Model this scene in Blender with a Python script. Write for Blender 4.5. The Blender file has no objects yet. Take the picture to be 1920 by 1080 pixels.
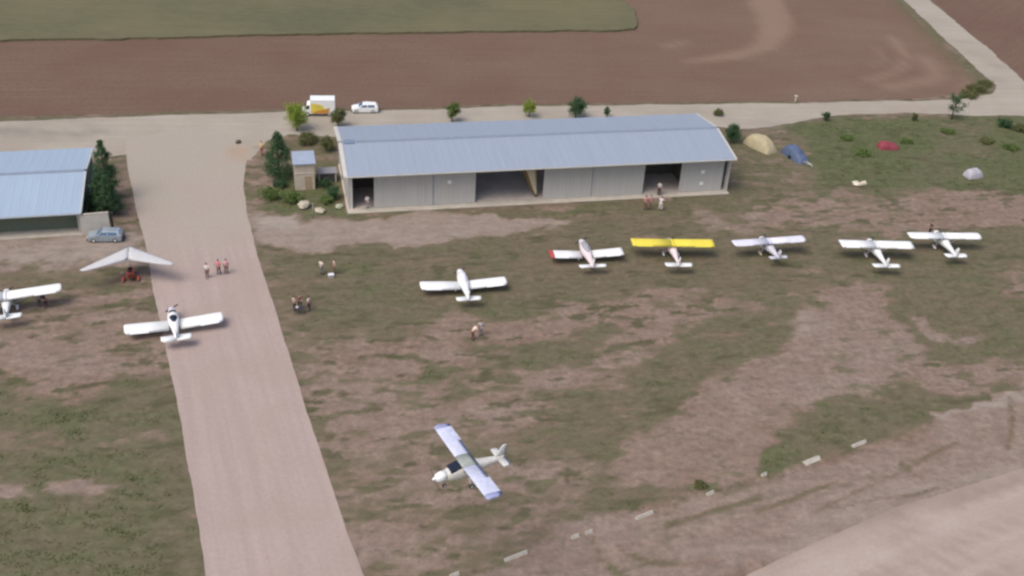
import bpy, bmesh, math, random
import numpy as np
from mathutils import Vector, Matrix, noise as mnoise
from mathutils.geometry import delaunay_2d_cdt
R_ = math.radians
random.seed(7)
scene = bpy.context.scene
COL = scene.collection

# ------------------------------------------------------------------ camera (fitted to the hangar's corners)
CH, CF, CP, CR = 70.0, 2100.0, 0.551, 0.063      # height m, focal px at 1920, pitch, roll
F_ = Vector((0, math.cos(CP), -math.sin(CP)))
R0 = Vector((1, 0, 0)); U0 = R0.cross(F_)
RT = R0 * math.cos(CR) + U0 * math.sin(CR)
UP = U0 * math.cos(CR) - R0 * math.sin(CR)
def un(px, py, z=0.0):
    """the place on the level z that was measured at that spot of the survey photograph"""
    d = F_ + RT * ((px - 960) / CF) - UP * ((py - 540) / CF)
    t = (z - CH) / d.z
    return Vector((d.x * t, d.y * t, z))
def px_per_m(px, py):
    return CF / (un(px, py) - Vector((0, 0, CH))).dot(F_)

cam = bpy.data.cameras.new('camera'); cam_o = bpy.data.objects.new('camera', cam); COL.objects.link(cam_o)
M = Matrix((RT, UP, -F_)).transposed().to_4x4(); M.translation = (0, 0, CH)
cam_o.matrix_world = M
cam.sensor_width = 36; cam.lens = CF / 1920 * 36; cam.clip_start = 1; cam.clip_end = 12000
scene.camera = cam_o

# ------------------------------------------------------------------ light
world = bpy.data.worlds.new('World'); scene.world = world; world.use_nodes = True
nt = world.node_tree; bg = nt.nodes['Background']
sky = nt.nodes.new('ShaderNodeTexSky'); sky.sky_type = 'NISHITA'; sky.sun_disc = False
SUN_EL, SUN_AZ = 58.0, 225.0                     # azimuth clockwise from +Y
sky.sun_elevation = R_(SUN_EL); sky.sun_rotation = R_(SUN_AZ)
sky.altitude = 700; sky.dust_density = 8.0; sky.air_density = 1.0; sky.ozone_density = 1.0
nt.links.new(sky.outputs[0], bg.inputs[0]); bg.inputs[1].default_value = 0.14
sd = bpy.data.lights.new('sun', 'SUN'); sd.energy = 1.5; sd.angle = R_(38); sd.color = (1.0, 0.93, 0.83)
so = bpy.data.objects.new('sun', sd); COL.objects.link(so)
az, el = R_(SUN_AZ), R_(SUN_EL)
to_sun = Vector((math.sin(az) * math.cos(el), math.cos(az) * math.cos(el), math.sin(el)))
so.rotation_euler = to_sun.to_track_quat('Z', 'Y').to_euler(); so.location = to_sun * 300
scene.view_settings.view_transform = 'Standard'; scene.view_settings.look = 'None'
scene.view_settings.gamma = 1.0; scene.view_settings.exposure = 0.14
scene.cycles.filter_width = 2.6                  # soft compact-camera lens
scene.cycles.use_denoising = True

# ------------------------------------------------------------------ helpers
def tag(o, label=None, cat=None, group=None, kind=None):
    if label: o['label'] = label
    if cat: o['category'] = cat
    if group: o['group'] = group
    if kind: o['kind'] = kind
    return o
def empty(name, loc=(0, 0, 0), rz=0.0, label=None, cat=None, group=None):
    o = bpy.data.objects.new(name, None); COL.objects.link(o)
    o.empty_display_size = .3; o.location = loc; o.rotation_euler = (0, 0, rz)
    return tag(o, label, cat, group)
def obj(name, bm, m, parent=None, smooth=False):
    me = bpy.data.meshes.new(name)
    bmesh.ops.recalc_face_normals(bm, faces=bm.faces)
    bm.to_mesh(me); bm.free()
    return obj_me(name, me, m, parent, smooth)
def obj_me(name, me, m, parent=None, smooth=False):
    for mm in (m if isinstance(m, (list, tuple)) else [m]): me.materials.append(mm)
    if smooth: me.polygons.foreach_set('use_smooth', [True] * len(me.polygons))
    o = bpy.data.objects.new(name, me); COL.objects.link(o)
    if parent: o.parent = parent
    return o
def copy_tree(o, parent=None):
    c = o.copy(); COL.objects.link(c)
    if parent: c.parent = parent
    for ch in o.children: copy_tree(ch, c)
    return c
def B(): return bmesh.new()
def box(bm, x0, x1, y0, y1, z0, z1, bev=0.0, rz=0.0, mi=0):
    t = bmesh.new()
    bmesh.ops.create_cube(t, size=1)
    for v in t.verts:
        v.co = Vector(((x0 + x1) / 2 + v.co.x * (x1 - x0), (y0 + y1) / 2 + v.co.y * (y1 - y0), (z0 + z1) / 2 + v.co.z * (z1 - z0)))
    if bev: bmesh.ops.bevel(t, geom=t.edges[:], offset=bev, segments=2, affect='EDGES')
    if rz: bmesh.ops.rotate(t, verts=t.verts, cent=(0, 0, 0), matrix=Matrix.Rotation(rz, 3, 'Z'))
    merge(bm, t, mi)
def merge(bm, t, mi=0):
    mp = {v: bm.verts.new(v.co) for v in t.verts}
    for f in t.faces:
        try:
            nf = bm.faces.new([mp[v] for v in f.verts]); nf.material_index = mi or f.material_index; nf.smooth = f.smooth
        except ValueError: pass
    t.free()
def loft(bm, rings, cap=True, mi=0, smooth=True):
    """rings: lists of equal length of points; closed tubes"""
    vs = [[bm.verts.new(p) for p in r] for r in rings]
    n = len(vs[0])
    for a, b in zip(vs, vs[1:]):
        for i in range(n):
            f = bm.faces.new((a[i], a[(i + 1) % n], b[(i + 1) % n], b[i])); f.material_index = mi; f.smooth = smooth
    if cap:
        for r in (vs[0], vs[-1]):
            f = bm.faces.new(r); f.material_index = mi
def tube(bm, pts, rad, seg=8, mi=0):
    pts = [Vector(p) for p in pts]
    rad = rad if isinstance(rad, (list, tuple)) else [rad] * len(pts)
    rings = []
    for i, p in enumerate(pts):
        d = (pts[min(i + 1, len(pts) - 1)] - pts[max(i - 1, 0)]).normalized()
        a = d.cross(Vector((0, 0, 1)) if abs(d.z) < .9 else Vector((1, 0, 0))).normalized(); b = d.cross(a)
        rings.append([p + (a * math.cos(2 * math.pi * k / seg) + b * math.sin(2 * math.pi * k / seg)) * rad[i] for k in range(seg)])
    loft(bm, rings, mi=mi)
def ball(bm, c, r, seg=12, mi=0, lump=0.0, seed=0):
    t = bmesh.new(); bmesh.ops.create_uvsphere(t, u_segments=seg, v_segments=max(6, seg * 2 // 3), radius=1)
    rr = r if isinstance(r, (tuple, list)) else (r, r, r)
    for v in t.verts:
        k = 1 + lump * mnoise.noise(v.co * 1.7 + Vector((seed, seed * .7, 3)))
        v.co = Vector((c[0] + v.co.x * rr[0] * k, c[1] + v.co.y * rr[1] * k, c[2] + v.co.z * rr[2] * k))
    for f in t.faces: f.smooth = True
    merge(bm, t, mi)
def quad(bm, pts, mi=0):
    f = bm.faces.new([bm.verts.new(p) for p in pts]); f.material_index = mi; return f

# ------------------------------------------------------------------ materials
MATS = {}
def mat(name, col, rough=0.75, var=0.12, scale=2.5, metal=0.0, bump=0.0, stretch=(1, 1, 1), spec=0.4):
    if name in MATS: return MATS[name]
    m = bpy.data.materials.new(name); m.use_nodes = True; t = m.node_tree
    p = t.nodes['Principled BSDF']; p.inputs['Roughness'].default_value = rough; p.inputs['Metallic'].default_value = metal
    p.inputs['Specular IOR Level'].default_value = spec
    tc = t.nodes.new('ShaderNodeTexCoord'); mp = t.nodes.new('ShaderNodeMapping'); mp.inputs['Scale'].default_value = stretch
    n = t.nodes.new('ShaderNodeTexNoise'); n.inputs['Scale'].default_value = scale; n.inputs['Detail'].default_value = 5
    t.links.new(tc.outputs['Object'], mp.inputs[0]); t.links.new(mp.outputs[0], n.inputs['Vector'])
    r = t.nodes.new('ShaderNodeMapRange'); r.inputs[1].default_value = .25; r.inputs[2].default_value = .75
    r.inputs[3].default_value = 1 - var; r.inputs[4].default_value = 1 + var
    t.links.new(n.outputs['Fac'], r.inputs[0])
    mx = t.nodes.new('ShaderNodeMix'); mx.data_type = 'RGBA'; mx.blend_type = 'MULTIPLY'; mx.inputs[0].default_value = 1
    mx.inputs[6].default_value = (*col, 1); t.links.new(r.outputs[0], mx.inputs[7]); t.links.new(mx.outputs[2], p.inputs['Base Color'])
    if bump:
        b = t.nodes.new('ShaderNodeBump'); b.inputs['Strength'].default_value = bump; b.inputs['Distance'].default_value = .05
        t.links.new(n.outputs['Fac'], b.inputs['Height']); t.links.new(b.outputs[0], p.inputs['Normal'])
    MATS[name] = m; return m
white = mat('white_paint', (.84, .86, .86), .35, .04, 1.2)
white_b = mat('white_fabric', (.80, .81, .84), .5, .05, 1.5)
lavender = mat('pale_lavender_paint', (.62, .64, .82), .4, .06, 1.2)
blue_tip = mat('blue_grey_paint', (.33, .36, .58), .4, .06, 1.2)
silver = mat('silver_grey_paint', (.62, .62, .68), .4, .08, 1.5)
pale_grey = mat('pale_grey_paint', (.58, .59, .58), .45, .06, 1.5)
yellow = mat('yellow_fabric', (.78, .66, .08), .5, .06, 1.0)
red = mat('red_paint', (.40, .05, .05), .4, .08, 2)
pinkish = mat('pink_white_paint', (.80, .68, .70), .45, .06, 2)
glass = mat('dark_glass', (.015, .02, .035), .08, .1, 2, spec=.6)
grey_glass = mat('smoked_canopy', (.34, .36, .40), .12, .1, 2, spec=.6)
blue_glass = mat('blue_glass', (.08, .14, .22), .1, .1, 2, spec=.6)
rubber = mat('rubber', (.02, .02, .02), .9)
metal = mat('grey_metal', (.30, .31, .32), .45, .1, 4, metal=.6)
dark_m = mat('dark_metal', (.03, .03, .035), .5)
cream = mat('cream_fabric', (.62, .53, .36), .7, .08, 1.5)
tan_d = mat('brown_fabric', (.20, .13, .05), .7, .1, 1.5)
bark = mat('bark', (.10, .075, .05), .9, .25, 6, bump=.4)
concrete = mat('concrete', (.50, .455, .39), .9, .14, .8, bump=.1)
concrete_in = mat('concrete_floor', (.62, .54, .48), .75, .16, .5)
wall_grey = mat('grey_wall_sheet', (.46, .455, .43), .65, .07, .35, stretch=(6, 1, .4))
wall_grey2 = mat('grey_door_sheet', (.48, .475, .45), .65, .06, .35, stretch=(6, 1, .4))
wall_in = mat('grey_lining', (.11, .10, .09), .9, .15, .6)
trim = mat('pale_trim', (.56, .55, .51), .6, .06, 1)
roof_b = mat('blue_grey_roof_sheet', (.295, .345, .425), .5, .045, .45, stretch=(4, .25, 1), spec=.5)
roof_b2 = mat('light_blue_roof_sheet', (.335, .43, .545), .45, .05, .35, stretch=(4, .3, 1), spec=.5)
ridge_m = mat('blue_grey_ridge', (.235, .28, .36), .5, .08, 1)
skyl = mat('skylight_plastic', (.13, .19, .28), .4, .08, 2)
beige = mat('beige_render', (.55, .47, .39), .9, .12, 1.2, bump=.1)
beige2 = mat('pale_block', (.55, .52, .46), .9, .1, 1.0, bump=.1)

def leaf_mat(name, c1, c2):
    m = bpy.data.materials.new(name); m.use_nodes = True; t = m.node_tree; p = t.nodes['Principled BSDF']
    p.inputs['Roughness'].default_value = .7; p.inputs['Specular IOR Level'].default_value = .2
    g = t.nodes.new('ShaderNodeNewGeometry'); r = t.nodes.new('ShaderNodeValToRGB')
    r.color_ramp.elements[0].color = (*c1, 1); r.color_ramp.elements[1].color = (*c2, 1)
    t.links.new(g.outputs['Random Per Island'], r.inputs[0]); t.links.new(r.outputs[0], p.inputs['Base Color'])
    tr = t.nodes.new('ShaderNodeBsdfTranslucent'); mx = t.nodes.new('ShaderNodeMixShader'); mx.inputs[0].default_value = .35
    t.links.new(r.outputs[0], tr.inputs[0]); t.links.new(p.outputs[0], mx.inputs[1]); t.links.new(tr.outputs[0], mx.inputs[2])
    t.links.new(mx.outputs[0], t.nodes['Material Output'].inputs[0]); return m
leaf_lime = leaf_mat('lime_leaves', (.20, .30, .05), (.38, .46, .09))
leaf_mid = leaf_mat('mid_leaves', (.11, .18, .06), (.23, .30, .10))
leaf_dark = leaf_mat('dark_leaves', (.05, .11, .055), (.11, .19, .09))
leaf_olive = leaf_mat('olive_leaves', (.13, .145, .065), (.22, .23, .10))
grass_m = leaf_mat('grass_blades', (.11, .125, .05), (.19, .20, .09))

# ------------------------------------------------------------------ numpy value noise
def vnoise(x, y, seed=0):
    xi = np.floor(x).astype(np.int64); yi = np.floor(y).astype(np.int64); fx = x - xi; fy = y - yi
    fx = fx * fx * (3 - 2 * fx); fy = fy * fy * (3 - 2 * fy)
    def h(a, b):
        n = (a * 374761393 + b * 668265263 + seed * 974634777) & 0x7fffffff
        n = ((n ^ (n >> 13)) * 1274126177) & 0x7fffffff
        return ((n ^ (n >> 16)) & 0xffff) / 65535.0
    return (h(xi, yi) * (1 - fx) + h(xi + 1, yi) * fx) * (1 - fy) + (h(xi, yi + 1) * (1 - fx) + h(xi + 1, yi + 1) * fx) * fy
def fbm(x, y, seed=0, oc=4):
    v = 0; a = .5; s = 0
    for o in range(oc):
        v = v + a * vnoise(x, y, seed + o); s += a; a *= .5; x = x * 2.03; y = y * 2.03
    return v / s
def poly_weight(x, y, poly, soft):
    """1 inside the outline, falling to 0 over +-soft metres across its edge"""
    P = np.array(poly); n = len(P); ins = np.zeros(x.shape, bool); d2 = np.full(x.shape, 1e18)
    for i in range(n):
        ax, ay = P[i]; bx, by = P[(i + 1) % n]
        c = ((ay > y) != (by > y))
        with np.errstate(divide='ignore', invalid='ignore'):
            xc = (bx - ax) * (y - ay) / (by - ay if by != ay else 1e-9) + ax
        ins ^= c & (x < xc)
        t = np.clip(((x - ax) * (bx - ax) + (y - ay) * (by - ay)) / ((bx - ax) ** 2 + (by - ay) ** 2 + 1e-9), 0, 1)
        d2 = np.minimum(d2, (x - ax - t * (bx - ax)) ** 2 + (y - ay - t * (by - ay)) ** 2)
    s = np.sqrt(d2) * np.where(ins, 1, -1)
    t = np.clip(s / soft * .5 + .5, 0, 1); return t * t * (3 - 2 * t)
def W(pts): return [tuple(un(*p)[:2]) for p in pts]
def wpath(x, y, pts, w, soft):
    P = np.array(pts); d2 = np.full(x.shape, 1e18)
    for (ax, ay), (bx, by) in zip(P, P[1:]):
        t = np.clip(((x - ax) * (bx - ax) + (y - ay) * (by - ay)) / ((bx - ax) ** 2 + (by - ay) ** 2 + 1e-9), 0, 1)
        d2 = np.minimum(d2, (x - ax - t * (bx - ax)) ** 2 + (y - ay - t * (by - ay)) ** 2)
    t = np.clip((w - np.sqrt(d2)) / soft * .5 + .5, 0, 1); return t * t * (3 - 2 * t)

# cover map of the open ground: (outline, soft edge m, opacity, grass, lushness, paleness); outlines surveyed from the photo
PATCHES = [
    # left apron and soil beside the taxiway
    ([(-500, 455), (190, 440), (300, 470), (330, 1100), (-500, 1300)], 2, 1, .34, .25, .12),
    ([(-500, 440), (240, 430), (270, 500), (150, 520), (-500, 560)], 2, 1, .30, .30, .50),
    ([(-300, 470), (110, 505), (230, 530), (180, 560), (-300, 560)], 3, .9, .80, .35, .05),
    ([(-300, 590), (180, 570), (310, 600), (320, 720), (150, 800), (60, 790), (-300, 700)], 3, .9, .14, .2, .15),
    ([(190, 700), (330, 690), (345, 760), (280, 800), (190, 780)], 2, .85, .95, .45, 0),
    ([(-300, 770), (90, 760), (200, 745), (350, 770), (380, 1000), (400, 1300), (-400, 1300)], 3, 1, .93, .55, 0),
    ([(-300, 820), (150, 800), (300, 815), (290, 835), (100, 840), (-300, 850)], 1.2, .6, .35, .2, .2),
    ([(-300, 925), (120, 905), (200, 900), (290, 905), (220, 930), (0, 945), (-300, 955)], 1.0, .85, .15, .2, .3),
    ([(60, 740), (150, 720), (200, 760), (150, 830), (80, 810)], 1.5, .7, .95, .95, 0),
    ([(-50, 700), (40, 690), (60, 740), (-50, 760)], 1.5, .7, .9, .8, 0),
    # strip right of the taxiway
    ([(480, 430), (600, 470), (620, 640), (800, 1100), (620, 1100), (540, 700)], 2, .9, .62, .3, .1),
    # the central parking grass
    ([(500, 450), (800, 445), (1000, 410), (1400, 390), (1700, 430), (1700, 500), (1350, 545), (1100, 565), (900, 610), (640, 630), (540, 590)], 3, 1, .86, .30, .05),
    ([(560, 470), (720, 470), (800, 560), (740, 610), (600, 590)], 3, .6, .95, .55, .05),
    ([(720, 570), (1100, 560), (1150, 590), (760, 620)], 1.5, .7, .95, .5, 0),
    # pale hard ground before the hangar
    ([(470, 395), (560, 410), (700, 408), (1000, 395), (1090, 400), (1000, 430), (900, 445), (760, 465), (560, 470), (490, 455)], 1.5, .95, .14, .2, .48),
    ([(490, 405), (560, 398), (600, 415), (560, 430), (500, 425)], 1, .8, .08, .2, .85),
    ([(655, 405), (960, 392), (1368, 368), (1420, 380), (1370, 398), (1000, 402), (820, 400), (657, 412)], .5, .9, .95, .55, 0),
    # brown soil bands
    ([(560, 690), (700, 640), (900, 602), (1080, 575), (1300, 535), (1360, 540), (1330, 590), (1230, 645), (1120, 622), (950, 635), (850, 660), (820, 790), (760, 830), (600, 800)], 1.8, .95, .10, .3, .08),
    ([(560, 680), (1000, 660), (1230, 640), (1210, 730), (1080, 800), (800, 830), (600, 850), (570, 760)], 3, .9, .26, .3, .16),
    ([(880, 650), (1180, 620), (1210, 640), (1100, 680), (900, 700)], 1.5, .85, .92, .4, 0),
    ([(930, 760), (1060, 745), (1070, 790), (960, 810)], 1.2, .8, .08, .3, .15),
    ([(740, 690), (880, 670), (960, 720), (840, 750)], 2, .6, .8, .45, 0),
    ([(700, 830), (1100, 780), (1150, 830), (1120, 900), (1200, 950), (950, 1040), (720, 1100), (640, 960), (620, 860)], 3, 1, .58, .28, .12),
    ([(720, 870), (840, 850), (1000, 870), (1120, 910), (1000, 930), (800, 910)], 2, .5, .25, .3, .1),
    ([(640, 1000), (760, 980), (880, 1000), (840, 1050), (690, 1070)], 1.5, .8, .15, .2, .22),
    # olive grass right of centre
    ([(1010, 800), (1120, 730), (1230, 680), (1340, 590), (1480, 560), (1500, 600), (1400, 690), (1250, 770), (1180, 850), (1120, 860)], 2, 1, .92, .38, .0),
    # wide soil diagonal
    ([(1570, 540), (1700, 520), (1690, 600), (1720, 680), (1640, 740), (1520, 760), (1420, 880), (1320, 925), (1150, 900), (1160, 850), (1260, 780), (1400, 690), (1480, 600)], 2, 1, .04, .3, .14),
    ([(1470, 580), (1530, 560), (1540, 590), (1500, 620), (1460, 610)], 1.5, .6, .10, .1, .55),
    ([(1480, 720), (1600, 660), (1700, 640), (1720, 690), (1650, 740), (1560, 750)], 2, .6, .40, .5, .30),
    # right hand grass
    ([(1650, 480), (1780, 440), (2300, 360), (2300, 640), (1900, 700), (1740, 660), (1660, 600)], 2, 1, .96, .40, 0),
    ([(1690, 590), (1730, 585), (1760, 615), (1830, 615), (1820, 640), (1740, 635)], .8, .85, .12, .2, .28),
    ([(1860, 500), (1960, 480), (1960, 560), (1890, 560)], 1.2, .7, .2, .3, .2),
    ([(1720, 680), (1850, 670), (1980, 700), (1900, 760), (1760, 740)], 1.5, .8, .22, .3, .15),
    ([(1500, 770), (1700, 710), (1800, 750), (1920, 720), (1860, 760), (1620, 825), (1500, 870), (1420, 890), (1440, 850)], 1.2, .95, .95, .42, .0),
    ([(1430, 820), (1480, 800), (1500, 850), (1440, 895), (1380, 905), (1400, 870)], 1, .85, .97, .85, 0),
    ([(1290, 900), (1330, 895), (1335, 925), (1295, 930)], .7, .9, .97, .8, 0),
    ([(1080, 930), (1290, 890), (1300, 915), (1200, 950), (1090, 960)], 1, .7, .8, .35, 0),
    # shoulder between the white markers and the runway
    ([(930, 1070), (1100, 1000), (1330, 930), (1520, 870), (1700, 815), (1920, 745), (2300, 640), (2300, 760), (1920, 890), (1400, 1090), (1100, 1300), (700, 1300)], .9, 1, .10, .3, .22),
    ([(1350, 1030), (1500, 960), (1700, 900), (1920, 830), (1920, 875), (1690, 945), (1450, 1045)], 1.5, .9, .42, .35, .45),
    ([(1730, 795), (1860, 755), (1960, 730), (1960, 745), (1860, 775), (1760, 800)], .6, .8, .05, .1, .7),
    # rough ground between hangar and road, lush grass to the right
    ([(1370, 230), (1560, 225), (1560, 380), (1380, 400), (1370, 360)], 2, 1, .66, .42, .10),
    ([(1500, 228), (1900, 218), (2300, 215), (2300, 350), (1900, 360), (1700, 370), (1540, 340)], 2, 1, .96, .88, .0),
    ([(1560, 245), (1660, 240), (1660, 320), (1560, 330)], 2, .7, .98, 1, 0),
    ([(1700, 290), (1790, 280), (1790, 340), (1700, 350)], 2, .7, .93, .5, .2),
    ([(1750, 230), (1860, 225), (1850, 290), (1760, 280)], 2, .6, .6, .45, .25),
    ([(1380, 400), (1460, 375), (1650, 380), (1760, 355), (1930, 365), (1930, 430), (1680, 435), (1480, 430)], 2, .9, .22, .4, .12),
    ([(1690, 385), (1920, 365), (2100, 380), (2100, 425), (1720, 430)], 1.2, .8, .06, .2, .10),
    ([(1320, 395), (1440, 385), (1420, 430), (1320, 430)], 1.5, .7, .3, .3, .3),
    # around the shed
    ([(470, 265), (640, 245), (655, 395), (600, 405), (520, 400), (470, 380), (458, 320)], 1.2, 1, .75, .50, .05),
    ([(505, 330), (560, 340), (640, 350), (650, 400), (520, 398), (500, 370)], 1.2, .9, .97, .85, 0),
    ([(460, 280), (500, 275), (500, 380), (470, 390), (455, 330)], 1, .9, .30, .2, .12),
    ([(220, 300), (250, 300), (262, 440), (215, 440)], .8, .9, .40, .2, .10),
    # verge between road and ploughed field
    ([(-900, 290), (0, 217), (540, 203), (960, 193), (1640, 184), (1740, 182), (1740, 189), (1640, 191), (960, 200), (540, 209), (0, 226), (-900, 300)], .8, .9, .85, .35, .0),
    ([(1690, 0), (1800, 105), (1850, 150), (1870, 175), (1800, 195), (1790, 185), (1840, 155), (1790, 120), (1675, 0)], 1, 1, .97, .55, 0),
]
PW = [(W(p[0]),) + p[1:] for p in PATCHES]
SHOULDER = W([(930, 1070), (1100, 1000), (1330, 930), (1520, 870), (1700, 815), (1920, 745), (2300, 640), (2300, 760), (1920, 890), (1400, 1090), (1100, 1300), (700, 1300)])
TYRES = [W(q) for q in ([(1110, 1010), (1120, 1040), (1150, 1070), (1200, 1100)], [(1160, 1030), (1210, 1052), (1280, 1058), (1360, 1050)], [(1560, 955), (1640, 935), (1700, 930), (1760, 915)],
    [(1530, 960), (1600, 925), (1690, 885), (1790, 830)], [(1690, 870), (1710, 890), (1735, 900)], [(1420, 960), (1500, 930), (1570, 900)], [(1890, 745), (1900, 790), (1890, 840)], [(1250, 985), (1330, 960), (1420, 935)])]
PW_DIAG = W([(1570, 540), (1700, 520), (1690, 600), (1720, 680), (1640, 740), (1520, 760), (1420, 880), (1320, 925), (1150, 900), (1160, 850), (1260, 780), (1400, 690), (1480, 600)])
def cover(x, y):
    wx = x + (fbm(x * .16, y * .16, 11) - .5) * 7; wy = y + (fbm(x * .16, y * .16, 29) - .5) * 7
    wx = wx + (fbm(x * .7, y * .7, 41) - .5) * 2.0; wy = wy + (fbm(x * .7, y * .7, 47) - .5) * 2.0
    veg = np.full(x.shape, .6); lush = np.full(x.shape, .35); pale = np.full(x.shape, .08)
    for pts, soft, op, a, b, c in PW:
        w = poly_weight(wx, wy, pts, soft) * op
        veg += (a - veg) * w; lush += (b - lush) * w; pale += (c - pale) * w
    solid = poly_weight(x, y, PW_DIAG, 2)
    # low clumps and streaks drawn out along the mowing direction
    ca, sa = math.cos(.22), math.sin(.22); u = x * ca + y * sa; v = -x * sa + y * ca
    veg += (fbm(u * .30, v * .9, 5) - .5) * .50 + (fbm(u * .9, v * 1.8, 8, 3) - .5) * .42
    cl = fbm(u * .38, v * .95, 33, 3); ck = np.clip((cl - .56) * 8, 0, 1); veg += ck * .52 * np.clip(1.3 - pale * 2.5, 0, 1); lush += ck * .16
    veg -= np.clip((fbm(u * .22, v * .8, 37, 3) - .60) * 4, 0, 1) * .35 * (lush < .7)
    sh = poly_weight(x, y, SHOULDER, 2); c2, s2 = math.cos(.51), math.sin(.51); u2 = x * c2 + y * s2; v2 = -x * s2 + y * c2
    veg = veg * (1 - sh * .75) + sh * np.clip((fbm(u2 * .07, v2 * .7, 55) - .45) * 1.8, 0, .38)
    for k, tr in enumerate(TYRES):
        w = wpath(x + (fbm(x * .3, y * .3, 77 + k) - .5) * .6, y, tr, .22, .35); veg += w * .6; pale -= w * .25
    lush += (fbm(u * .25, v * .4, 61) - .5) * .5
    pale += (fbm(u * .2, v * .5, 71) - .5) * .22
    zone = np.clip(1.25 - pale * 3, 0, 1) * (1 - sh * .75) * np.clip(1.35 - solid * 1.4, .3, 1)
    ck2 = np.clip((fbm(u * .42, v * 1.05, 133, 3) - .575) * 6.5, 0, 1) * zone * np.clip(1.25 - veg * .55, .55, 1)
    return np.clip(veg, 0, 1), np.clip(lush, 0, 1), np.clip(pale, 0, 1), ck2
def set_cover(me, ch):
    n = len(me.vertices); a = me.color_attributes.new('cover', 'FLOAT_COLOR', 'POINT')
    c = np.ones((n, 4), np.float32)
    for i, q in enumerate(ch): c[:, i] = q
    a.data.foreach_set('color', c.ravel())

class Nodes:
    """tiny shader-graph shorthand"""
    def __init__(s, name, rough=.95):
        s.m = bpy.data.materials.new(name); s.m.use_nodes = True; s.t = s.m.node_tree; s.p = s.t.nodes['Principled BSDF']
        s.p.inputs['Roughness'].default_value = rough; s.p.inputs['Specular IOR Level'].default_value = .15
        s.tc = s.t.nodes.new('ShaderNodeTexCoord')
    def link(s, a, b): s.t.links.new(a, b)
    def noise(s, scale, detail=5, stretch=(1, 1, 1), rz=0, rough=.6):
        mp = s.t.nodes.new('ShaderNodeMapping'); mp.vector_type = 'TEXTURE'; mp.inputs['Scale'].default_value = tuple(1 / q for q in stretch); mp.inputs['Rotation'].default_value = (0, 0, rz)
        n = s.t.nodes.new('ShaderNodeTexNoise'); n.inputs['Scale'].default_value = scale; n.inputs['Detail'].default_value = detail
        n.inputs['Roughness'].default_value = rough
        s.link(s.tc.outputs['Object'], mp.inputs[0]); s.link(mp.outputs[0], n.inputs['Vector']); return n.outputs['Fac']
    def math(s, op, a, b=None, clamp=False):
        n = s.t.nodes.new('ShaderNodeMath'); n.operation = op; n.use_clamp = clamp
        for i, q in enumerate((a, b)):
            if q is None: continue
            if isinstance(q, (int, float)): n.inputs[i].default_value = q
            else: s.link(q, n.inputs[i])
        return n.outputs[0]
    def rng(s, v, a, b, c=0., d=1., smooth=False):
        n = s.t.nodes.new('ShaderNodeMapRange'); n.inputs[1].default_value = a; n.inputs[2].default_value = b
        n.inputs[3].default_value = c; n.inputs[4].default_value = d
        if smooth: n.interpolation_type = 'SMOOTHSTEP'
        s.link(v, n.inputs[0]); return n.outputs[0]
    def mix(s, f, a, b, blend='MIX'):
        n = s.t.nodes.new('ShaderNodeMix'); n.data_type = 'RGBA'; n.blend_type = blend
        for i, q in ((0, f), (6, a), (7, b)):
            if isinstance(q, (int, float)): n.inputs[i].default_value = q if i == 0 else (q, q, q, 1)
            elif isinstance(q, tuple): n.inputs[i].default_value = (*q, 1)
            else: s.link(q, n.inputs[i])
        return n.outputs[2]
    def attr(s):
        a = s.t.nodes.new('ShaderNodeAttribute'); a.attribute_name = 'cover'
        sp = s.t.nodes.new('ShaderNodeSeparateColor'); s.link(a.outputs['Color'], sp.inputs[0]); return list(sp.outputs) + [a.outputs['Alpha']]
    def done(s, col, height=None, strength=.3, dist=.08):
        s.link(col, s.p.inputs['Base Color'])
        if height is not None:
            b = s.t.nodes.new('ShaderNodeBump'); b.inputs['Strength'].default_value = strength; b.inputs['Distance'].default_value = dist
            s.link(height, b.inputs['Height']); s.link(b.outputs[0], s.p.inputs['Normal'])
        return s.m

def ground_material():
    g = Nodes('soil_and_dry_grass'); a = g.attr()
    fine = g.noise(1.3, 6); mid = g.noise(.35, 4); tiny = g.noise(5, 3)
    soil = g.mix(g.rng(mid, .3, .7), (.215, .145, .110), (.285, .207, .162))
    soil = g.mix(g.rng(fine, .35, .7), soil, (.150, .108, .085))
    soil = g.mix(a[2], soil, (.35, .315, .28))
    gr = g.mix(g.rng(g.math('ADD', a[1], g.math('MULTIPLY', g.math('SUBTRACT', mid, .5), .5)), .3, 1.0), (.152, .127, .082), (.084, .120, .042))
    gr = g.mix(g.rng(fine, .3, .75), g.mix(.42, gr, (.065, .058, .038)), g.mix(.3, gr, (.24, .20, .15)))
    f = g.math('ADD', a[0], g.math('MULTIPLY', g.math('SUBTRACT', fine, .5), .55))
    f = g.math('ADD', f, g.math('MULTIPLY', g.math('SUBTRACT', tiny, .5), .22))
    f = g.rng(f, .30, .84, smooth=True)
    ck = g.rng(g.math('ADD', a[3], g.math('MULTIPLY', g.math('SUBTRACT', fine, .5), 1.0)), .15, 1.0, 0, .85, True)
    mott = g.math('MULTIPLY', g.rng(g.noise(.8, 5, (.6, 1.3, 1), .2), .3, .7, .86, 1.14), g.rng(g.noise(3.2, 4), .3, .7, .91, 1.09))
    return g.done(g.mix(1, g.mix(ck, g.mix(f, soil, gr), g.mix(g.rng(mid, .3, .7), (.088, .080, .048), (.072, .082, .036))), mott, 'MULTIPLY'), fine, .4, .12)
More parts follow.
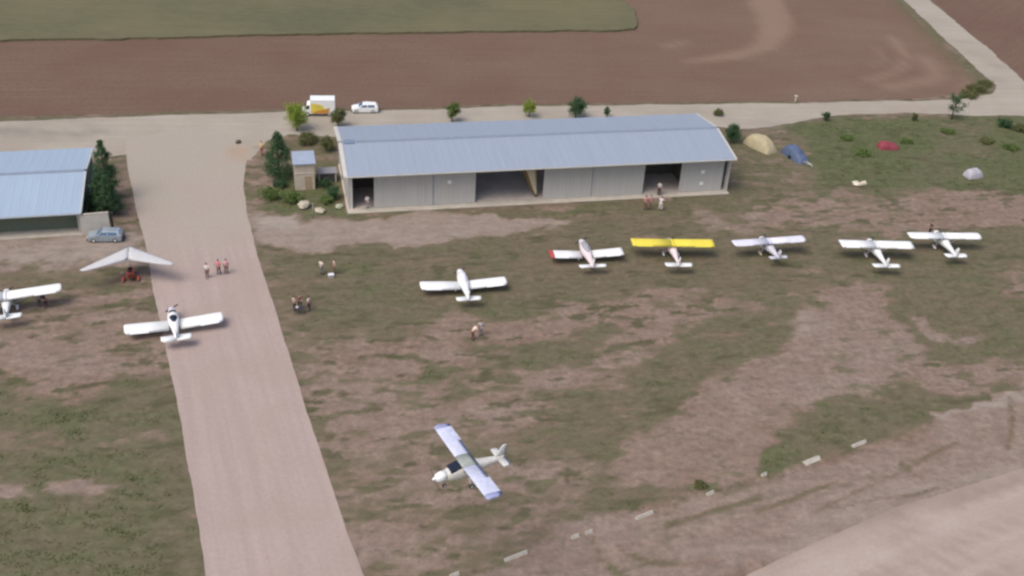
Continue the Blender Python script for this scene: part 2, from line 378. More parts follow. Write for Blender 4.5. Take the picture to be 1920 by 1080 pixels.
def dirt_material(name, c1, c2, c3, rz, streak=(.04, 1.1), blend=None, blend2=None):
    g = Nodes(name)
    st = g.noise(1.0, 4, (streak[0], streak[1], 1), rz); fine = g.noise(2.2, 6); big = g.noise(.12, 3); tiny = g.noise(9, 2)
    c = g.mix(g.rng(st, .36, .62), c1, c2)
    c = g.mix(g.rng(big, .4, .72, 0, .75), c, c3)
    if blend: c = g.mix(g.attr()[0], c, blend)
    if blend2: c = g.mix(g.attr()[1], c, blend2)
    c = g.mix(g.rng(fine, .3, .7, .0, .35), c, g.mix(.5, c, (.17, .14, .125)))
    c = g.mix(1, c, g.rng(tiny, .3, .7, .93, 1.07), 'MULTIPLY')
    return g.done(c, fine, .2, .06)
def plough_material(rz):
    g = Nodes('ploughed_soil'); a = g.attr()
    fine = g.noise(1.6, 6); big = g.noise(.05, 3); st = g.noise(1.0, 4, (.05, 1.5, 1), rz)
    c = g.mix(g.rng(big, .35, .7), (.178, .109, .082), (.205, .140, .102))
    c = g.mix(g.rng(st, .3, .7, 0, .5), c, (.120, .080, .063))
    c = g.mix(g.rng(fine, .35, .75, 0, .5), c, (.100, .068, .053))
    c = g.mix(a[0], c, (.30, .215, .165))
    c = g.mix(a[1], c, (.115, .11, .06))
    return g.done(c, fine, .5, .15)
def crop_material():
    g = Nodes('young_crop'); fine = g.noise(.9, 6, (.5, 1.6, 1), .18); big = g.noise(.035, 3); st = g.noise(.5, 4, (.08, 1.4, 1), .18)
    c = g.mix(g.rng(big, .35, .65), (.105, .112, .062), (.165, .150, .082))
    c = g.mix(g.rng(st, .3, .7, 0, .5), c, (.10, .10, .06))
    c = g.mix(g.rng(fine, .35, .7, 0, .6), c, (.17, .155, .10))
    return g.done(c, fine, .8, .2)

# ------------------------------------------------------------------ ground sheet to the horizon
def axis(lo, hi, step, far):
    d = np.arange(lo, hi + step / 2, step); s = step; o = [hi]
    a = []; p = hi; q = lo; b = []
    while p < far: s *= 1.5; p += s; a.append(p)
    s = step
    while q > -far: s *= 1.5; q -= s; b.append(q)
    return np.array(b[::-1] + list(d) + a)
def ground():
    xs = axis(-95, 100, .45, 5000); ys = axis(58, 205, .45, 5000)
    X, Y = np.meshgrid(xs, ys); nx, ny = len(xs), len(ys); x, y = X.ravel(), Y.ravel()
    me = bpy.data.meshes.new('ground')
    me.vertices.add(nx * ny); me.vertices.foreach_set('co', np.stack([x, y, np.zeros_like(x)], 1).ravel())
    i = (np.arange(ny - 1)[:, None] * nx + np.arange(nx - 1)[None]).ravel()
    q = np.stack([i, i + 1, i + 1 + nx, i + nx], 1)
    me.loops.add(q.size); me.loops.foreach_set('vertex_index', q.ravel())
    me.polygons.add(len(q)); me.polygons.foreach_set('loop_start', np.arange(0, q.size, 4))
    me.update(calc_edges=True)
    ch = cover(x, y); set_cover(me, ch)
    return tag(obj_me('ground', me, ground_material()), kind='structure')
ground()

def sheet(name, px, z, m, step=2.0, jit=.25, chans=None, world=None, skirt=0.0, inner=None):
    """a thin sheet of ground with a slightly ragged edge"""
    pts = [Vector(p) for p in (world or W(px))]; edge = []
    for a, b in zip(pts, pts[1:] + pts[:1]):
        n = max(1, int((b - a).length / .7)); n = min(n, 240)
        for k in range(n):
            p = a.lerp(b, k / n); q = Vector((p.x * .8, p.y * .8, 1.3)); q2 = Vector((p.x * .17, p.y * .17, 4.3))
            edge.append(p + Vector((mnoise.noise(q), mnoise.noise(q + Vector((9, 4, 2))))) * jit + Vector((mnoise.noise(q2), mnoise.noise(q2 + Vector((9, 4, 2))))) * jit * 2)
    ne = len(edge); vs = list(edge)
    if step:
        xs = [p.x for p in pts]; ys = [p.y for p in pts]
        lo = inner or (min(xs), max(xs), min(ys), max(ys))
        gx, gy = np.meshgrid(np.arange(lo[0], lo[1], step), np.arange(lo[2], lo[3], step)); gx = gx.ravel() + .13; gy = gy.ravel() + .17
        w = poly_weight(gx, gy, [tuple(e) for e in edge], 1.2)
        vs += [Vector((a, b)) for a, b, k in zip(gx, gy, w) if k > .97]
    v, e, f, *_ = delaunay_2d_cdt(vs, [(i, (i + 1) % ne) for i in range(ne)], [], 1, 1e-4)
    me = bpy.data.meshes.new(name); co = [(p.x, p.y, z) for p in v]; faces = [list(q) for q in f]
    if skirt:
        n0 = len(co); co += [(edge[i].x, edge[i].y, z - skirt) for i in range(ne)]
        faces += [[i, (i + 1) % ne, n0 + (i + 1) % ne, n0 + i] for i in range(ne)]
    me.from_pydata(co, [], faces)
    bm = bmesh.new(); bm.from_mesh(me); bmesh.ops.recalc_face_normals(bm, faces=bm.faces)
    if sum(q.normal.z for q in bm.faces) < 0: bmesh.ops.reverse_faces(bm, faces=bm.faces)
    bm.to_mesh(me); bm.free()
    if chans:
        c = np.array([v_.co[:2] for v_ in me.vertices]); set_cover(me, chans(c[:, 0], c[:, 1]))
    return tag(obj_me(name, me, m), kind='structure')

TRACKS = [(W([(1395, -60), (1440, 10), (1462, 60), (1445, 88), (1390, 102), (1330, 110), (1282, 116)]), [3.2, 1.0]),
          ]
def plough_ch(x, y):
    wx = x + (fbm(x * .3, y * .3, 3) - .5) * 1.5; wy = y + (fbm(x * .3, y * .3, 7) - .5) * 1.5
    p = poly_weight(wx, wy, W([(1380, -60), (1412, 20), (1425, 50), (1415, 80), (1390, 95), (1330, 106), (1285, 113), (1290, 118), (1380, 112), (1450, 92), (1480, 68), (1486, 45), (1470, 5), (1450, -60)]), 1.3) * .45
    p = np.maximum(p, wpath(wx, wy, W([(1250, 88), (1285, 78)]), .8, 1.2) * .4)
    p = np.maximum(p, wpath(wx, wy, W([(1672, 70), (1695, 100), (1700, 118), (1680, 135), (1630, 150)]), .7, 1.4) * .45)
    p = np.maximum(p, wpath(wx, wy, W([(1735, 110), (1755, 130), (1755, 145), (1730, 155), (1670, 163)]), 1.3, 2) * .42)
    p = np.maximum(p, wpath(wx, wy, W([(1640, 90), (1655, 110), (1640, 125)]), .5, 1.2) * .25)
    p = np.maximum(p, wpath(wx, wy, W([(1800, 125), (1820, 150), (1790, 172)]), .5, 1.2) * .3)
    gv = wpath(wx, wy, W([(1680, 0), (1760, 85), (1830, 150)]), 1.0, 2) * .7
    far = fbm(x * .02, y * .05, 17); p = p + np.clip((x + 30) / 90, 0, 1) * .10 + np.clip(far - .55, 0, 1) * .35 * (x > 0)
    return np.clip(p, 0, 1), np.clip(gv, 0, 1), p * 0
sheet('ploughed_field', [(-900, 277), (0, 219), (270, 212), (540, 205), (740, 203), (960, 195), (1250, 192), (1500, 189), (1640, 186), (1740, 183),
      (1795, 176), (1832, 152), (1796, 115), (1740, 62), (1680, 0), (1560, -150), (1450, -260), (-900, -200)], .012, plough_material(.18), 1.6, .2, plough_ch)
sheet('crop_field', [(-900, 140), (0, 79), (300, 74), (600, 66), (900, 62), (1150, 60), (1185, 56), (1196, 42), (1187, 22), (1167, 2), (1130, -40), (1000, -120), (-900, -60)],
      .40, crop_material(), 6, .3, skirt=.39)
sheet('ploughed_field', [(1740, -5), (1830, 72), (1915, 146), (1960, 190), (2300, 330), (2500, 0), (2300, -240), (1500, -240)], .012, MATS.setdefault('pl2', plough_material(.9)), 3, .3,
      lambda x, y: (x * 0, x * 0, x * 0))
road_m = dirt_material('pale_road_dirt', (.37, .335, .28), (.41, .375, .32), (.34, .295, .245), 0.16, blend=(.27, .25, .215))
taxi_m = dirt_material('pink_taxiway_dirt', (.432, .346, .316), (.388, .312, .290), (.376, .302, .262), 1.95, blend=(.385, .345, .295), blend2=(.40, .27, .18))
def taxi_ch(x, y):
    k = np.clip((y - 118 - x * .2 + (fbm(x * .12, y * .12, 91) - .5) * 34) / 26, 0, 1); return k, poly_weight(x, y, W([(432, 276), (470, 276), (462, 302), (434, 300)]), 1.0) * .8, k * 0
def road_ch(x, y):
    wx = x + (fbm(x * .2, y * .2, 3) - .5) * 9; wy = y + (fbm(x * .2, y * .2, 7) - .5) * 5
    k = poly_weight(wx, wy, W([(-300, 240), (110, 233), (210, 240), (160, 256), (60, 262), (-300, 285)]), 2.5) * np.clip((fbm(x * .25, y * .9, 19) - .35) * 3.5, 0, 1)
    k = np.maximum(k, np.clip((fbm(x * .15, y * .5, 23) - .58) * 3, 0, 1) * .5); return k, k * 0, k * 0
run_m = dirt_material('pink_runway_dirt', (.405, .33, .29), (.45, .375, .335), (.36, .29, .24), .51, (.03, .6), blend=(.29, .23, .19))
def run_ch(x, y):
    c2, s2 = math.cos(.51), math.sin(.51); u2 = x * c2 + y * s2; v2 = -x * s2 + y * c2
    k = np.clip((fbm(u2 * .035, v2 * .42, 83) - .44) * 4.5, 0, 1) * .9; k = np.maximum(k, poly_weight(x + (fbm(x * .4, y * .4, 3) - .5) * 3, y, W([(1640, 1020), (1700, 985), (1745, 985), (1690, 1025)]), 1) * .6)
    return k, k * 0, k * 0
sheet('road', [(-900, 302), (0, 228), (200, 220), (400, 214), (560, 209), (740, 207), (960, 199), (1250, 196), (1500, 193), (1640, 190), (1740, 188), (1805, 187), (1862, 176),
      (1868, 160), (1835, 132), (1780, 82), (1690, -5), (1560, -140), (1440, -260), (1470, -260), (1600, -140), (1736, -5), (1800, 48), (1880, 112), (1930, 160), (1990, 210), (2100, 235), (2400, 260), (2400, 300), (2000, 222), (1920, 217), (1800, 216),
      (1700, 212), (1600, 214), (1530, 222), (1450, 237), (1385, 243), (1330, 236), (1200, 240), (900, 250), (640, 258), (540, 252), (500, 262), (470, 300), (380, 300), (240, 290), (190, 296), (0, 300), (-900, 400)], .008, road_m, 1.4, .22, road_ch)
sheet('taxiway', [(236, 262), (238, 300), (248, 360), (262, 420), (275, 470), (287, 545), (303, 620), (330, 740), (360, 920), (385, 1080), (405, 1210), (725, 1210), (681, 1080),
      (652, 1000), (620, 900), (572, 765), (540, 660), (512, 570), (492, 510), (476, 450), (463, 400), (456, 350), (459, 312), (470, 280), (440, 250), (340, 240)], .016, taxi_m, 1.6, .07, taxi_ch)
sheet('runway', [(1395, 1081), (1462, 1046), (1575, 997), (1687, 949), (1800, 915), (1920, 877), (2300, 735), (2600, 900), (2300, 1400), (900, 1400), (1200, 1180)], .008, run_m, 1.0, .10, run_ch)

# ------------------------------------------------------------------ grass and weeds nobody could count
def grass_stuff():
    rng = np.random.default_rng(3); n = 42000
    px = rng.uniform(-20, 1940, n); py = rng.uniform(225, 1085, n)
    P = np.array([un(a, b)[:2] for a, b in zip(px, py)]); x, y = P[:, 0], P[:, 1]
    v, l, p, _ = cover(x, y)
    keep = rng.random(n) < np.clip((v - .6) * 2, 0, 1) * np.clip((l - .45) * 1.2, 0, .4)
    bad = np.zeros(n, bool)
    for poly in KEEP_OUT: bad |= poly_weight(x, y, poly, .4) > .3
    keep &= ~bad
    x, y, l = x[keep], y[keep], l[keep]; k = len(x)
    co, fc = [], []
    for i in range(k):
        sz = .05 + .09 * l[i] * random.random() + .03 * random.random()
        for b in range(7):
            c = Vector((x[i] + random.gauss(0, .32), y[i] + random.gauss(0, .22), .03 + sz * random.uniform(.2, .7)))
            nz = Vector((random.gauss(0, .45), random.gauss(0, .45), 1)).normalized(); u = nz.orthogonal().normalized(); u.rotate(Matrix.Rotation(random.uniform(0, 6.28), 3, nz)); w = nz.cross(u)
            j = len(co); co += [tuple(c - u * sz), tuple(c - w * sz * .6), tuple(c + u * sz), tuple(c + w * sz * .6)]
            fc.append((j, j + 1, j + 2, j + 3))
    me = bpy.data.meshes.new('grass_tufts'); me.from_pydata(co, [], fc)
    tag(obj_me('grass_tufts', me, grass_m), 'low tufts of olive green grass scattered over the airfield', 'grass', kind='stuff')
TAXI = W([(236, 262), (262, 420), (303, 620), (385, 1080), (405, 1210), (725, 1210), (681, 1080), (572, 765), (476, 450), (456, 350), (470, 280), (340, 240)])
# ------------------------------------------------------------------ big hangar
HO = Vector((-22.06, 129.84, 0)); HY = .247; HL, HW, HE, HR = 53.42, 15.48, 5.59, 6.85
ca, sa = math.cos(HY), math.sin(HY)
def hloc(px, py, z=0, o=HO):
    d = un(px, py, z) - o; return d.x * ca + d.y * sa, -d.x * sa + d.y * ca
def lx(px): return hloc(px, 394 - .0518 * (px - 655), .12)[0]
RUNW = W([(1380, 1081), (1450, 1046), (1575, 990), (1687, 942), (1800, 908), (1920, 870), (2300, 735), (2600, 900), (2300, 1400), (900, 1400), (1200, 1180)])
ROAD = W([(-900, 270), (0, 200), (1740, 150), (1900, 120), (1990, 214), (1800, 219), (1600, 218), (1530, 226), (1385, 247), (640, 262), (500, 266), (240, 290), (170, 268), (0, 270), (-900, 370)])
KEEP_OUT = [TAXI, RUNW, ROAD]
def gable_roof(parent, L, Wd, he, hr, m, ov, pitch=1.0, rib=.014, thick=.07):
    """two ribbed metal slopes, each one mesh"""
    for side in (0, 1):
        bm = B(); n = int((L + 2 * ov) / pitch) * 4; xs = []
        k = -ov
        while k < L + ov - 1e-6:
            for dx, dz in ((0, 0), (.80, 0), (.84, rib), (.96, rib)):
                if k + dx * pitch < L + ov: xs.append((k + dx * pitch, dz))
            k += pitch
        xs.append((L + ov, 0))
        y0, z0, y1, z1 = (-.25, he, Wd / 2, hr) if side == 0 else (Wd + .25, he, Wd / 2, hr)
        top = [[bm.verts.new((x, yy, zz + d)) for x, d in xs] for yy, zz in ((y0, z0), ((y0 + y1) / 2, (z0 + z1) / 2), (y1, z1))]
        bot = [[bm.verts.new((x, yy, zz - thick)) for x, d in xs] for yy, zz in ((y0, z0), ((y0 + y1) / 2, (z0 + z1) / 2), (y1, z1))]
        for a, b in zip(top, top[1:]):
            for i in range(len(xs) - 1): bm.faces.new((a[i], a[i + 1], b[i + 1], b[i]))
        for a, b in zip(bot, bot[1:]):
            for i in range(len(xs) - 1): bm.faces.new((a[i], b[i], b[i + 1], a[i + 1]))
        for i in range(len(xs) - 1): bm.faces.new((top[0][i], bot[0][i], bot[0][i + 1], top[0][i + 1]))
        for i in range(2):
            bm.faces.new((top[i][0], top[i + 1][0], bot[i + 1][0], bot[i][0])); bm.faces.new((top[i][-1], bot[i][-1], bot[i + 1][-1], top[i + 1][-1]))
        obj('roof_slope', bm, m, parent)
    bm = B()
    sl = (hr - he) / (Wd / 2 + .25)
    rings = [[(x, Wd / 2 - .32, hr - .32 * sl + .06), (x, Wd / 2, hr + .11), (x, Wd / 2 + .32, hr - .32 * sl + .06), (x, Wd / 2, hr + .02)] for x in (-ov - .02, L + ov + .02)]
    loft(bm, rings, smooth=False); obj('ridge_cap', bm, ridge_m, parent)
def verge(parent, x0, x1, Wd, he, hr, m):
    bm = B()
    sl = (hr - he) / (Wd / 2 + .25)
    for s in (0, 1):
        ya, yb = (-.3, Wd / 2 - .33) if s == 0 else (Wd + .3, Wd / 2 + .33)
        zb = hr - .33 * sl
        loft(bm, [[(x0, y, z + .065), (x1, y, z + .065), (x1, y, z - .16), (x0, y, z - .16)] for y, z in ((ya, he - .02), (yb, zb))], smooth=False)
    obj('verge_trim', bm, m, parent)

def hangar():
    t = empty('hangar', HO, HY, 'long grey metal hangar with blue-grey gabled roof and sliding doors, centre of the airfield', 'hangar')
    YF = 1.15                                            # door line stands back under the eave
    bm = B(); box(bm, -.1, HL + .1, 0, HW - .35, -.3, .12, .02); obj('floor_slab', bm, concrete, t)
    bm = B(); box(bm, .3, HL - .3, YF + .3, HW - .5, .124, .128); obj('floor', bm, concrete_in, t)
    th = .12
    bm = B(); box(bm, 0, HL, HW - .34, HW - .22, .0, HE - 1.9); obj('back_wall', bm, wall_grey, t)  # stops below the eave; this unseen gap is added to light the middle bay
    for x0 in (.12, HL - .24):
        bm = B(); pts = [(YF, .12), (HW - .36, .12), (HW - .36, HE - .1), (HW / 2, HR - .14), (YF, HE + .06)]
        loft(bm, [[(x, a, b) for a, b in pts] for x in (x0, x0 + th)], smooth=False); obj('gable_wall', bm, wall_grey, t)
    X = [lx(p) for p in (662, 702, 812, 890, 1018, 1108, 1205, 1273, 1352, 1364)]
    # lintel, posts
    bm = B(); box(bm, .26, HL - .26, YF + .02, YF + .16, HE - .62, HE - .05); obj('lintel', bm, wall_grey, t)
    for a, b in ((.26, X[0]), (X[9], HL - .26)):
        bm = B(); box(bm, a, b, YF, YF + .2, .12, HE - .63, .01); obj('corner_post', bm, trim, t)
    bm = B(); box(bm, .26, HL - .26, YF - .16, YF - .04, HE - .74, HE - .60); obj('door_track', bm, metal, t)
    def door(a, b, yy):
        bm = B(); n = max(2, int((b - a) / .5)); w = (b - a) / n; pr = []
        for i in range(n):
            pr += [(a + i * w, yy), (a + (i + .62) * w, yy), (a + (i + .7) * w, yy - .012), (a + (i + .93) * w, yy - .012)]
        pr.append((b, yy)); pr += [(b, yy + .08), (a, yy + .08)]
        loft(bm, [[(x, y, z) for x, y in pr] for z in (.16, HE - .64)], smooth=False)
        return obj('sliding_door', bm, wall_grey2, t)
    for i, (a, b) in enumerate(((1, 2), (2, 3), (4, 5), (5, 6), (7, 8))): door(X[a] + (.03 if i in (1, 3) else 0), X[b], YF + (.0 if i % 2 == 0 else .02))
    for i, a in enumerate((2, 3, 5, 7)):                    # stiles
        bm = B(); box(bm, X[a] - .05, X[a] + .05, YF - .055, YF - .032, .17, HE - .66); obj('door_stile', bm, ridge_m if i in (0, 2) else trim, t)
    # inner partitions, added to darken the left and right bays
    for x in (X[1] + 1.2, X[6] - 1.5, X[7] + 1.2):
        bm = B(); box(bm, x, x + .08, YF + .3, HW - .36, .13, HE - .1); obj('shade_partition', bm, wall_in, t)
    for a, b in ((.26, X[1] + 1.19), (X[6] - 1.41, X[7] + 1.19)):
        bm = B(); box(bm, a, b, 7.2, 7.28, .13, HE - .05); obj('shade_partition', bm, wall_in, t)
    bm = B(); box(bm, X[1] + 1.3, X[6] - 1.52, HW - .44, HW - .38, .13, HE - 1.9); obj('bounce_lining', bm, mat('pale_lining', (.45, .41, .37), .85, .12, .6), t)  # pale lining added to bounce light into the middle bay
    for px, py in ((843, 341), (1318, 322), (1315, 344)):
        # height on the door line from the sight line
        for z in np.arange(.5, 5, .05):
            if hloc(px, py, z)[1] < YF: break
        x = hloc(px, py, z)[0]
        bm = B(); box(bm, x - .26, x + .26, YF - .10, YF - .035, z - .26, z + .26, .02); obj('white_plaque', bm, white, t)
    gable_roof(t, HL, HW, HE, HR, roof_b, .02)
    verge(t, -.55, -.03, HW, HE, HR, trim); verge(t, HL + .03, HL + .25, HW, HE, HR, trim)
    bm = B(); loft(bm, [[(-.55, -.27 + a, HE + b), (HL + .25, -.27 + a, HE + b)][0:1] + [(HL + .25, -.27 + a, HE + b)] for a, b in ()] or [[(-.5, -.42, HE - .02), (-.5, -.27, HE - .02), (-.5, -.27, HE - .16), (-.5, -.42, HE - .16)], [(HL + .2, -.42, HE - .02), (HL + .2, -.27, HE - .02), (HL + .2, -.27, HE - .16), (HL + .2, -.42, HE - .16)]], smooth=False)
    obj('gutter', bm, trim, t)
    x, y = hloc(655, 269, 6.6); sl = (HR - HE) / (HW / 2 + .25)
    zz = lambda yy: HE + (yy + .25) * sl + .075
    bm = B(); loft(bm, [[(x - .7, yy, zz(yy)), (x + .7, yy, zz(yy)), (x + .7, yy, zz(yy) - .06), (x - .7, yy, zz(yy) - .06)] for yy in (y - .55, y + .35)], smooth=False); obj('skylight', bm, skyl, t)
    c = lambda a, b: tuple((HO + Vector((a * ca - b * sa, a * sa + b * ca, 0)))[:2])
    KEEP_OUT.append([c(-.5, -.4), c(HL + .5, -.4), c(HL + .5, HW + .5), c(-.5, HW + .5)])
    return X
HX = hangar()
def H2W(x, y, z=0): return HO + Vector((x * ca - y * sa, x * sa + y * ca, z))

def left_hangar():
    o = Vector((-53.6, 120.2, 0)); L, Wd, he, hr = 38.0, 18.6, 3.15, 4.35; yaw = .262
    t = empty('hangar', o, yaw, 'open fronted low hangar with light blue metal roof at the left edge', 'hangar')
    c, s = math.cos(yaw), math.sin(yaw)
    bm = B(); box(bm, -L, 0, -.2, Wd, -.3, .10, .02); obj('floor_slab', bm, concrete, t)
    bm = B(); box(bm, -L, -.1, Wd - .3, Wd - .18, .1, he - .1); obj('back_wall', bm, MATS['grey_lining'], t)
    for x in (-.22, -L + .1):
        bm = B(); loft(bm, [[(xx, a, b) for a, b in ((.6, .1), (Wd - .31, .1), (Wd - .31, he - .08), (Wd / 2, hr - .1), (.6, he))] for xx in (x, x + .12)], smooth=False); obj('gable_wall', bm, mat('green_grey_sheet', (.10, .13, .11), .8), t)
    for k in range(1):
        x = -.35 - k * 7.5
        if x < -L + .2: break
        bm = B(); box(bm, x - .1, x + .1, .55, .75, .1, he - .05, .01); obj('post', bm, trim, t)
    bm = B(); box(bm, -L, 0, .5, .59, he - .32, he - .02); obj('fascia', bm, trim, t)
    bm = B(); box(bm, -L + .3, -.3, 1.7, 1.8, .11, he); obj('interior_shade', bm, mat('green_interior_shade', (.14, .17, .125), .8), t)  # added sheet, coloured as the greenish shade inside the open front
    # the roof runs to the left of the base corner
    hold = empty('hold')
    gable_roof(hold, L, Wd, he, hr, roof_b2, .02)
    for ch in list(hold.children):
        ch.parent = t
        for v in ch.data.vertices: v.co.x -= L
    bpy.data.objects.remove(hold)
    verge(t, .03, .3, Wd, he, hr, mat('white_trim', (.45, .5, .52), .5))
    bm = B(); box(bm, -L, .2, -.42, -.28, he - .16, he - .02); obj('gutter', bm, mat('white_trim', (.45, .5, .52), .5), t)
    k = lambda a, b: tuple((o + Vector((a * c - b * s, a * s + b * c, 0)))[:2])
    KEEP_OUT.append([k(-L, -.4), k(.4, -.4), k(.4, Wd + .5), k(-L, Wd + .5)])
    # block wall beside it
    p = un(152, 441); q = un(208, 436); d = (q - p); w = d.length
    wl = empty('block_wall', p, math.atan2(d.y, d.x), 'pale block wall standing between the left hangar and the silver car', 'wall')
    bm = B(); box(bm, .1, w, 0, .2, -.1, 2.75, .015); obj('masonry', bm, beige2, wl)
    bm = B(); box(bm, .05, w + .05, -.05, .25, 2.752, 2.85, .015); obj('coping', bm, concrete, wl)
left_hangar()

def shed():
    p = un(553, 357); q = un(592, 355); d = q - p; w = d.length; dep = 3.0; h0, h1 = 3.9, 4.2
    t = empty('shed', p, math.atan2(d.y, d.x), 'small beige rendered shed with light blue roof beside the dark conifer', 'shed')
    bm = B()
    loft(bm, [[(x, 0, -.1), (x, dep, -.1), (x, dep, h1), (x, 0, h0)] for x in (.08, w - .08)], smooth=False); obj('wall', bm, beige, t)
    bm = B(); loft(bm, [[(x, -.3, h0 + .0), (x, dep + .25, h1 + .0), (x, dep + .25, h1 + .12), (x, -.3, h0 + .12)] for x in (-.12, w + .12)], smooth=False); obj('roof', bm, mat('shed_roof_sheet', (.33, .39, .50), .5, .1, 1.5), t)
    bm = B(); box(bm, w * .50, w * .83, -.05, -.003, .0, 2.05, .01); dr = obj('door', bm, mat('tan_door', (.40, .30, .20), .7, .1), t)
    bm = B(); box(bm, w * .54, w * .57, -.10, -.052, .95, 1.1, .005); obj('handle', bm, metal, dr)
    bm = B(); box(bm, .0, w, -.07, -.004, 2.4, 2.55, .01); obj('ledge', bm, beige2, t)
    # low grey store
    p = un(597, 343); q = un(632, 341); d = q - p; w = d.length
    s = empty('store', p, math.atan2(d.y, d.x), 'low dark store with a pale grey flat lid between shed and big hangar', 'store')
    bm = B(); box(bm, 0, w, 0, 1.7, -.1, 1.35, .02); obj('body', bm, mat('dark_store', (.07, .07, .075), .8), s)
    bm = B(); box(bm, -.08, w + .08, -.12, 1.8, 1.352, 1.47, .02); obj('lid', bm, mat('grey_lid', (.26, .255, .28), .7), s)
    for a in (.08, w - .24):
        bm = B(); box(bm, a, a + .16, -.05, -.003, .0, 1.3, .01); obj('upright', bm, trim, s)
shed()

def leaning_wing():
    # cream wing with a brown leading edge propped inside the middle bay
    x0 = HX[4] - .55; y0 = 1.9
    o = empty('detached_wing', H2W(x0, y0, .128), HY, 'cream detached aircraft wing propped upright in the middle doorway of the hangar', 'wing')
    def sec(k):
        z = .25 + k * 4.5; c = .35 + 1.75 * k; cx = -.2 - 1.05 * k; th = .05 + .10 * k
        return [(cx + c * (u - .5) + 0, .35 * k + th * v, z) for u, v in ((0, 0), (.1, .8), (.3, 1), (.7, .6), (1, .05), (.7, -.3), (.3, -.5), (.1, -.5))]
    bm = B(); loft(bm, [sec(k) for k in (0, .15, .4, .7, 1)]); obj('panel', bm, cream, o)
    bm = B(); tube(bm, [Vector((-.2 - 1.05 * k - (.35 + 1.75 * k) * .5 - .05, .35 * k, .25 + 4.5 * k)) for k in (0, .5, 1)], [.10, .20, .30]); obj('leading_edge', bm, tan_d, o)
    bm = B(); ball(bm, (-.2, 0, .14), (.16, .16, .14), 10); obj('tip_cap', bm, dark_m, o)
    bm = B(); box(bm, -.15, .45, .40, .46, 3.6, 4.7, .02); obj('rib_panel', bm, mat('dull_red', (.22, .07, .08), .7), o)
leaning_wing()

# ------------------------------------------------------------------ aircraft
AF = [(0, 0), (.03, .45), (.10, .75), (.25, 1), (.45, .95), (.7, .6), (1, .06), (.7, -.18), (.35, -.35), (.1, -.38), (.03, -.28)]
def airfoil(c, t, le, z):
    """chord runs back (-y) from the leading edge"""
    return [(le - u * c, z + v * t * c * .62) for u, v in AF]
def wing_mesh(side, half, c, t, root, z, dih, sweep=0.0, tipk=.85, round_tip=True, le=.45, taper=1.0):
    bm = B(); rings = []
    st = [(root, 1.0), (half * .5, 1), (half * .93, 1)] + ([(half * .975, .93), (half, tipk * .75)] if round_tip else [(half, 1)])
    for x, k in [q for q in st if q[0] >= root]:
        f = 1 - (1 - taper) * (x / half); cc = c * k * f
        rings.append([(side * x, y - sweep * x - (c * f - cc) * .35, zz) for y, zz in airfoil(cc, t, le, z + dih * x)])
    loft(bm, rings); return bm
def wheel(parent, x, y, r=.2, fair=None):
    bm = B(); n = 14
    prof = [(-.07, r * .62), (-.075, r * .9), (-.04, r), (.04, r), (.075, r * .9), (.07, r * .62)]
    rings = [[(x + a, y + b * math.cos(q), r + b * math.sin(q)) for a, b in prof] for q in [2 * math.pi * i / n for i in range(n + 1)]]
    loft(bm, rings, cap=False); w = obj('wheel', bm, rubber, parent)
    bm = B(); tube(bm, [(x - .06, y, r), (x + .06, y, r)], r * .62, 12); obj('rim', bm, pale_grey, w)
    if fair:
        bm = B(); ball(bm, (x, y - .12, r * 1.25), (.15, .55, r * .85), 12); obj('wheel_fairing', bm, fair, parent)
def prop(parent, y, z, m=dark_m, sp=white, rot=.5, R=.85):
    bm = B()
    for s in (1, -1):
        d = Vector((math.cos(rot), 0, math.sin(rot))) * s
        n = Vector((-d.z, 0, d.x))
        loft(bm, [[Vector((0, y, z)) + d * k * R + n * w * a + Vector((0, b * .02 + a * s * .04, 0)) for a, b in ((-1, 0), (0, 1), (1, 0), (0, -1))] for k, w in ((.06, .04), (.35, .075), (.8, .06), (1, .02))])
    p = obj('propeller', bm, m, parent)
    bm = B(); loft(bm, [[(math.cos(a) * r, y + dy, z + math.sin(a) * r) for a in [2 * math.pi * i / 10 for i in range(10)]] for dy, r in ((-.08, .15), (.05, .13), (.16, .07), (.20, .01))]); obj('spinner', bm, sp, p)
def sup(y, zc, hw, hh, n=16, e=2.6):
    r = []
    for i in range(n):
        a = 2 * math.pi * i / n; c, s = math.cos(a), math.sin(a)
        r.append((math.copysign(abs(c) ** (2 / e), c) * hw, y, zc + math.copysign(abs(s) ** (2 / e), s) * hh))
    return r
